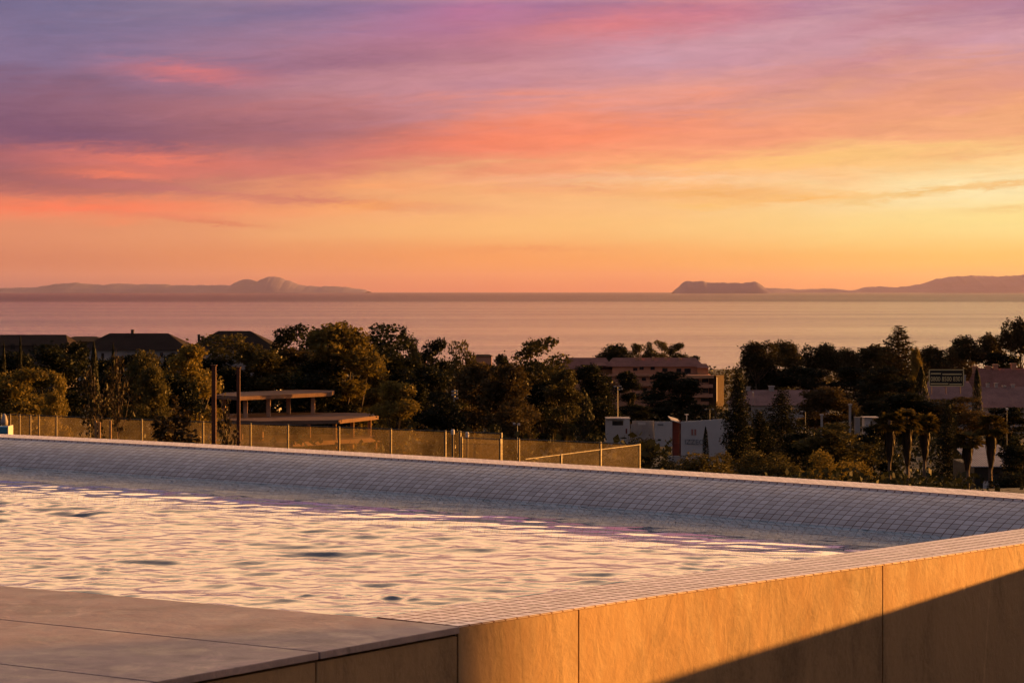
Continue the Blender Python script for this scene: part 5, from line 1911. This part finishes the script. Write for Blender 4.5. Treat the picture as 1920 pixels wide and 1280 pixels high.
def mk_young(seed, n=420, leaf=0.06, spread=1.0, stem=0.32):
    """young planted tree: upswept branches, separate broad leaves"""
    rg = np.random.default_rng(seed)
    mb = MB()
    mb.tube([(0, 0, -0.03), (0.01, 0, 0.3), (0.0, 0.01, 0.7), (0.02, 0, 0.95)], [0.022, 0.018, 0.012, 0.004], 6)
    P = []
    for b in range(15):
        z0 = stem + 0.5 * b / 15
        a = rg.random() * 6.283
        L = (0.42 - 0.25 * b / 15) * (0.7 + 0.6 * rg.random()) * spread
        e = Vector((math.cos(a) * L, math.sin(a) * L, z0 + 0.28 * (0.7 + 0.5 * rg.random())))
        m_ = Vector((e.x * 0.6, e.y * 0.6, z0 + 0.10))
        mb.tube([(0, 0, z0), m_, e], [0.010, 0.007, 0.003], 4)
        k = n // 15
        s = rg.random(k) ** 0.8
        for q in s:
            p = m_.lerp(e, q) if q > 0.35 else Vector((0, 0, z0)).lerp(m_, q / 0.35)
            P.append(tuple(p + Vector(rg.normal(0, 0.045, 3))))
    for q in rg.random(n // 6):
        P.append((rg.normal(0, 0.03), rg.normal(0, 0.03), stem + 0.1 + (0.88 - stem) * q))
    P = np.array(P)
    x = np.percentile(np.abs(P[:, 0]), 98)
    P[:, :2] *= 0.5 / x
    P[:, 2] = np.minimum(P[:, 2], 1.0)
    S = leaf * (0.7 + 0.6 * rg.random(len(P)))
    return mb.mesh('trunk', True), leaf_mesh('crown', P, S, rg, 1.9, None, 0.42)


def mk_yucca(seed, n=70):
    rg = np.random.default_rng(seed)
    V = []
    for i in range(n):
        a = rg.random() * 6.283
        e = 0.1 + 1.35 * rg.random()
        L = 0.42 + 0.12 * rg.random()
        d = Vector((math.cos(a) * math.cos(e), math.sin(a) * math.cos(e), math.sin(e)))
        s = Vector((-math.sin(a), math.cos(a), 0)) * 0.03
        c_ = Vector((0, 0, 0.35))
        tip = c_ + Vector((d.x * L, d.y * L, d.z * L * 1.3 - 0.12 * math.cos(e)))
        m_ = c_.lerp(tip, 0.4) + Vector((0, 0, 0.05))
        V += [tuple(c_), tuple(m_ + s), tuple(tip), tuple(m_ - s)]
    tr = MB().tube([(0, 0, -0.1), (0, 0, 0.36)], [0.05, 0.05], 6).mesh('trunk', True)
    return tr, raw_mesh('crown', V, np.arange(len(V)).reshape(-1, 4))


PROTO['broad'] = [mk_broad(11, 34, 330, 0.034, 0.10), mk_broad(12, 38, 300, 0.032, 0.08), mk_broad(13, 30, 340, 0.034, 0.10), mk_broad(14, 42, 280, 0.031, 0.08)]
PROTO['airy'] = [mk_broad(21, 34, 280, 0.030, 0.18, 0.14), mk_broad(22, 38, 250, 0.029, 0.16, 0.18), mk_broad(23, 30, 300, 0.031, 0.2, 0.12)]
PROTO['pine'] = [mk_pine(31), mk_pine(32, 8), mk_pine(33, 6)]
PROTO['cypress'] = [mk_cypress(41), mk_cypress(42)]
PROTO['conifer'] = [mk_conifer(51), mk_conifer(52, 15, ragged=0.38)]
PROTO['norfolk'] = [mk_conifer(55, 15, 0.026, 0.0, True, 170)]
PROTO['fanpalm'] = [mk_fanpalm(61), mk_fanpalm(62, 0.40), mk_fanpalm(63, 0.30)]
PROTO['feather'] = [mk_featherpalm(66)]
PROTO['shrub'] = [mk_shrub(71), mk_shrub(72), mk_shrub(73)]
PROTO['young'] = [mk_young(81), mk_young(82, 460, 0.055, 0.8), mk_young(83, 300, 0.08, 0.7, 0.2)]
PROTO['magnolia'] = [mk_young(85, 1500, 0.062, 1.0, 0.02)]
PROTO['yucca'] = [mk_yucca(91), mk_yucca(92)]
NAMES = dict(broad='broadleaf_tree', airy='eucalyptus_tree', pine='stone_pine', cypress='cypress_tree', conifer='conifer_tree', norfolk='norfolk_pine', fanpalm='fan_palm',
             feather='date_palm', shrub='shrub', young='young_tree', magnolia='glossy_shrub', yucca='yucca_plant')
CATS = dict(broad='tree', airy='tree', pine='pine tree', cypress='cypress', conifer='conifer', norfolk='conifer', fanpalm='palm tree', feather='palm tree', shrub='shrub', young='young tree', magnolia='shrub', yucca='plant')
for k, lst in PROTO.items():
    for pr_ in lst:
        for q, me in enumerate(pr_):
            me.materials.append(None)
_cnt = {}


def tree(kind, px, yt, wpx, d, leaf, label, hmin=1.5, group=None, ybase=None):
    i = _cnt.get(kind, 0)
    _cnt[kind] = i + 1
    pr_ = PROTO[kind][i % len(PROTO[kind])]
    b = base(px, d)
    zt = Zp(yt, d)
    if ybase is not None:
        b.z = max(Zp(ybase, d), b.z - 0.5) if ybase else b.z
    h = max(hmin, zt - b.z)
    w = wpx / F * d
    t = thing(NAMES[kind], b, label, CATS[kind], group)
    t.scale = (w, w, h)
    t.rotation_euler = (0, 0, (i * 2.399 + px * 0.01) % 6.283)
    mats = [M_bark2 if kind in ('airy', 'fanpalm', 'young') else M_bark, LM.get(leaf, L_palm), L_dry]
    nm = ['trunk', 'crown', 'dead_frond_skirt']
    for me, m, n_ in zip(pr_, mats, nm):
        o = bpy.data.objects.new(n_, me)
        col.objects.link(o)
        o.parent = t
        o.material_slots[0].link = 'OBJECT'
        o.material_slots[0].material = m
    return t


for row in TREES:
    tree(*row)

# ---- undergrowth that fills the slope between the trees, and the far wood along the shore
def mass(name, n, ymin, ymax, hgt, size, mat, seed, pxr=(-600, 2520), power=1.0, avoid=()):
    rg = np.random.default_rng(seed)
    C, S = [], []
    while len(C) < n:
        y = ymin + (ymax - ymin) * rg.random() ** power
        px = pxr[0] + (pxr[1] - pxr[0]) * rg.random()
        x = (px - 960) / F * y
        if noise.noise(Vector((x * 0.05, y * 0.02, seed))) < -0.15:
            continue
        if any(a0 < px < a1 and d0 < y < d1 for (a0, a1, d0, d1) in avoid):
            continue
        z = T(x, y)
        k = hgt * (0.5 + 0.5 * noise.noise(Vector((x * 0.09, y * 0.04, seed + 3.0)))) + 0.2
        kk = 7
        for _ in range(kk):
            C.append((x + rg.normal(0, size * 1.6), y + rg.normal(0, size * 1.6), z + k * rg.random()))
            S.append(size * (0.5 + 0.8 * rg.random()))
    me = leaf_mesh(name, np.array(C), np.array(S), rg, 1.5)
    me.materials.append(mat)
    o = bpy.data.objects.new(name, me)
    col.objects.link(o)
    return tag(o, kind='stuff')


AV = ((1136, 1264, 380, 425), (1250, 1400, 300, 340), (372, 720, 310, 380), (1590, 1650, 360, 404), (1815, 1930, 200, 260))
mass('undergrowth', 26000, 30, 130, 1.3, 0.16, L_dark, 100, pxr=(1215, 2300), avoid=AV)
mass('undergrowth', 72000, 100, 330, 2.6, 0.26, L_dark, 101, avoid=AV)
mass('undergrowth', 62000, 330, 720, 4.2, 0.50, L_dark, 102, avoid=AV)
mass('far_woods', 32000, 720, 1500, 6.0, 1.1, L_pine, 103)
mass('far_woods', 20000, 1500, 2330, 7.0, 1.8, L_pine, 104)
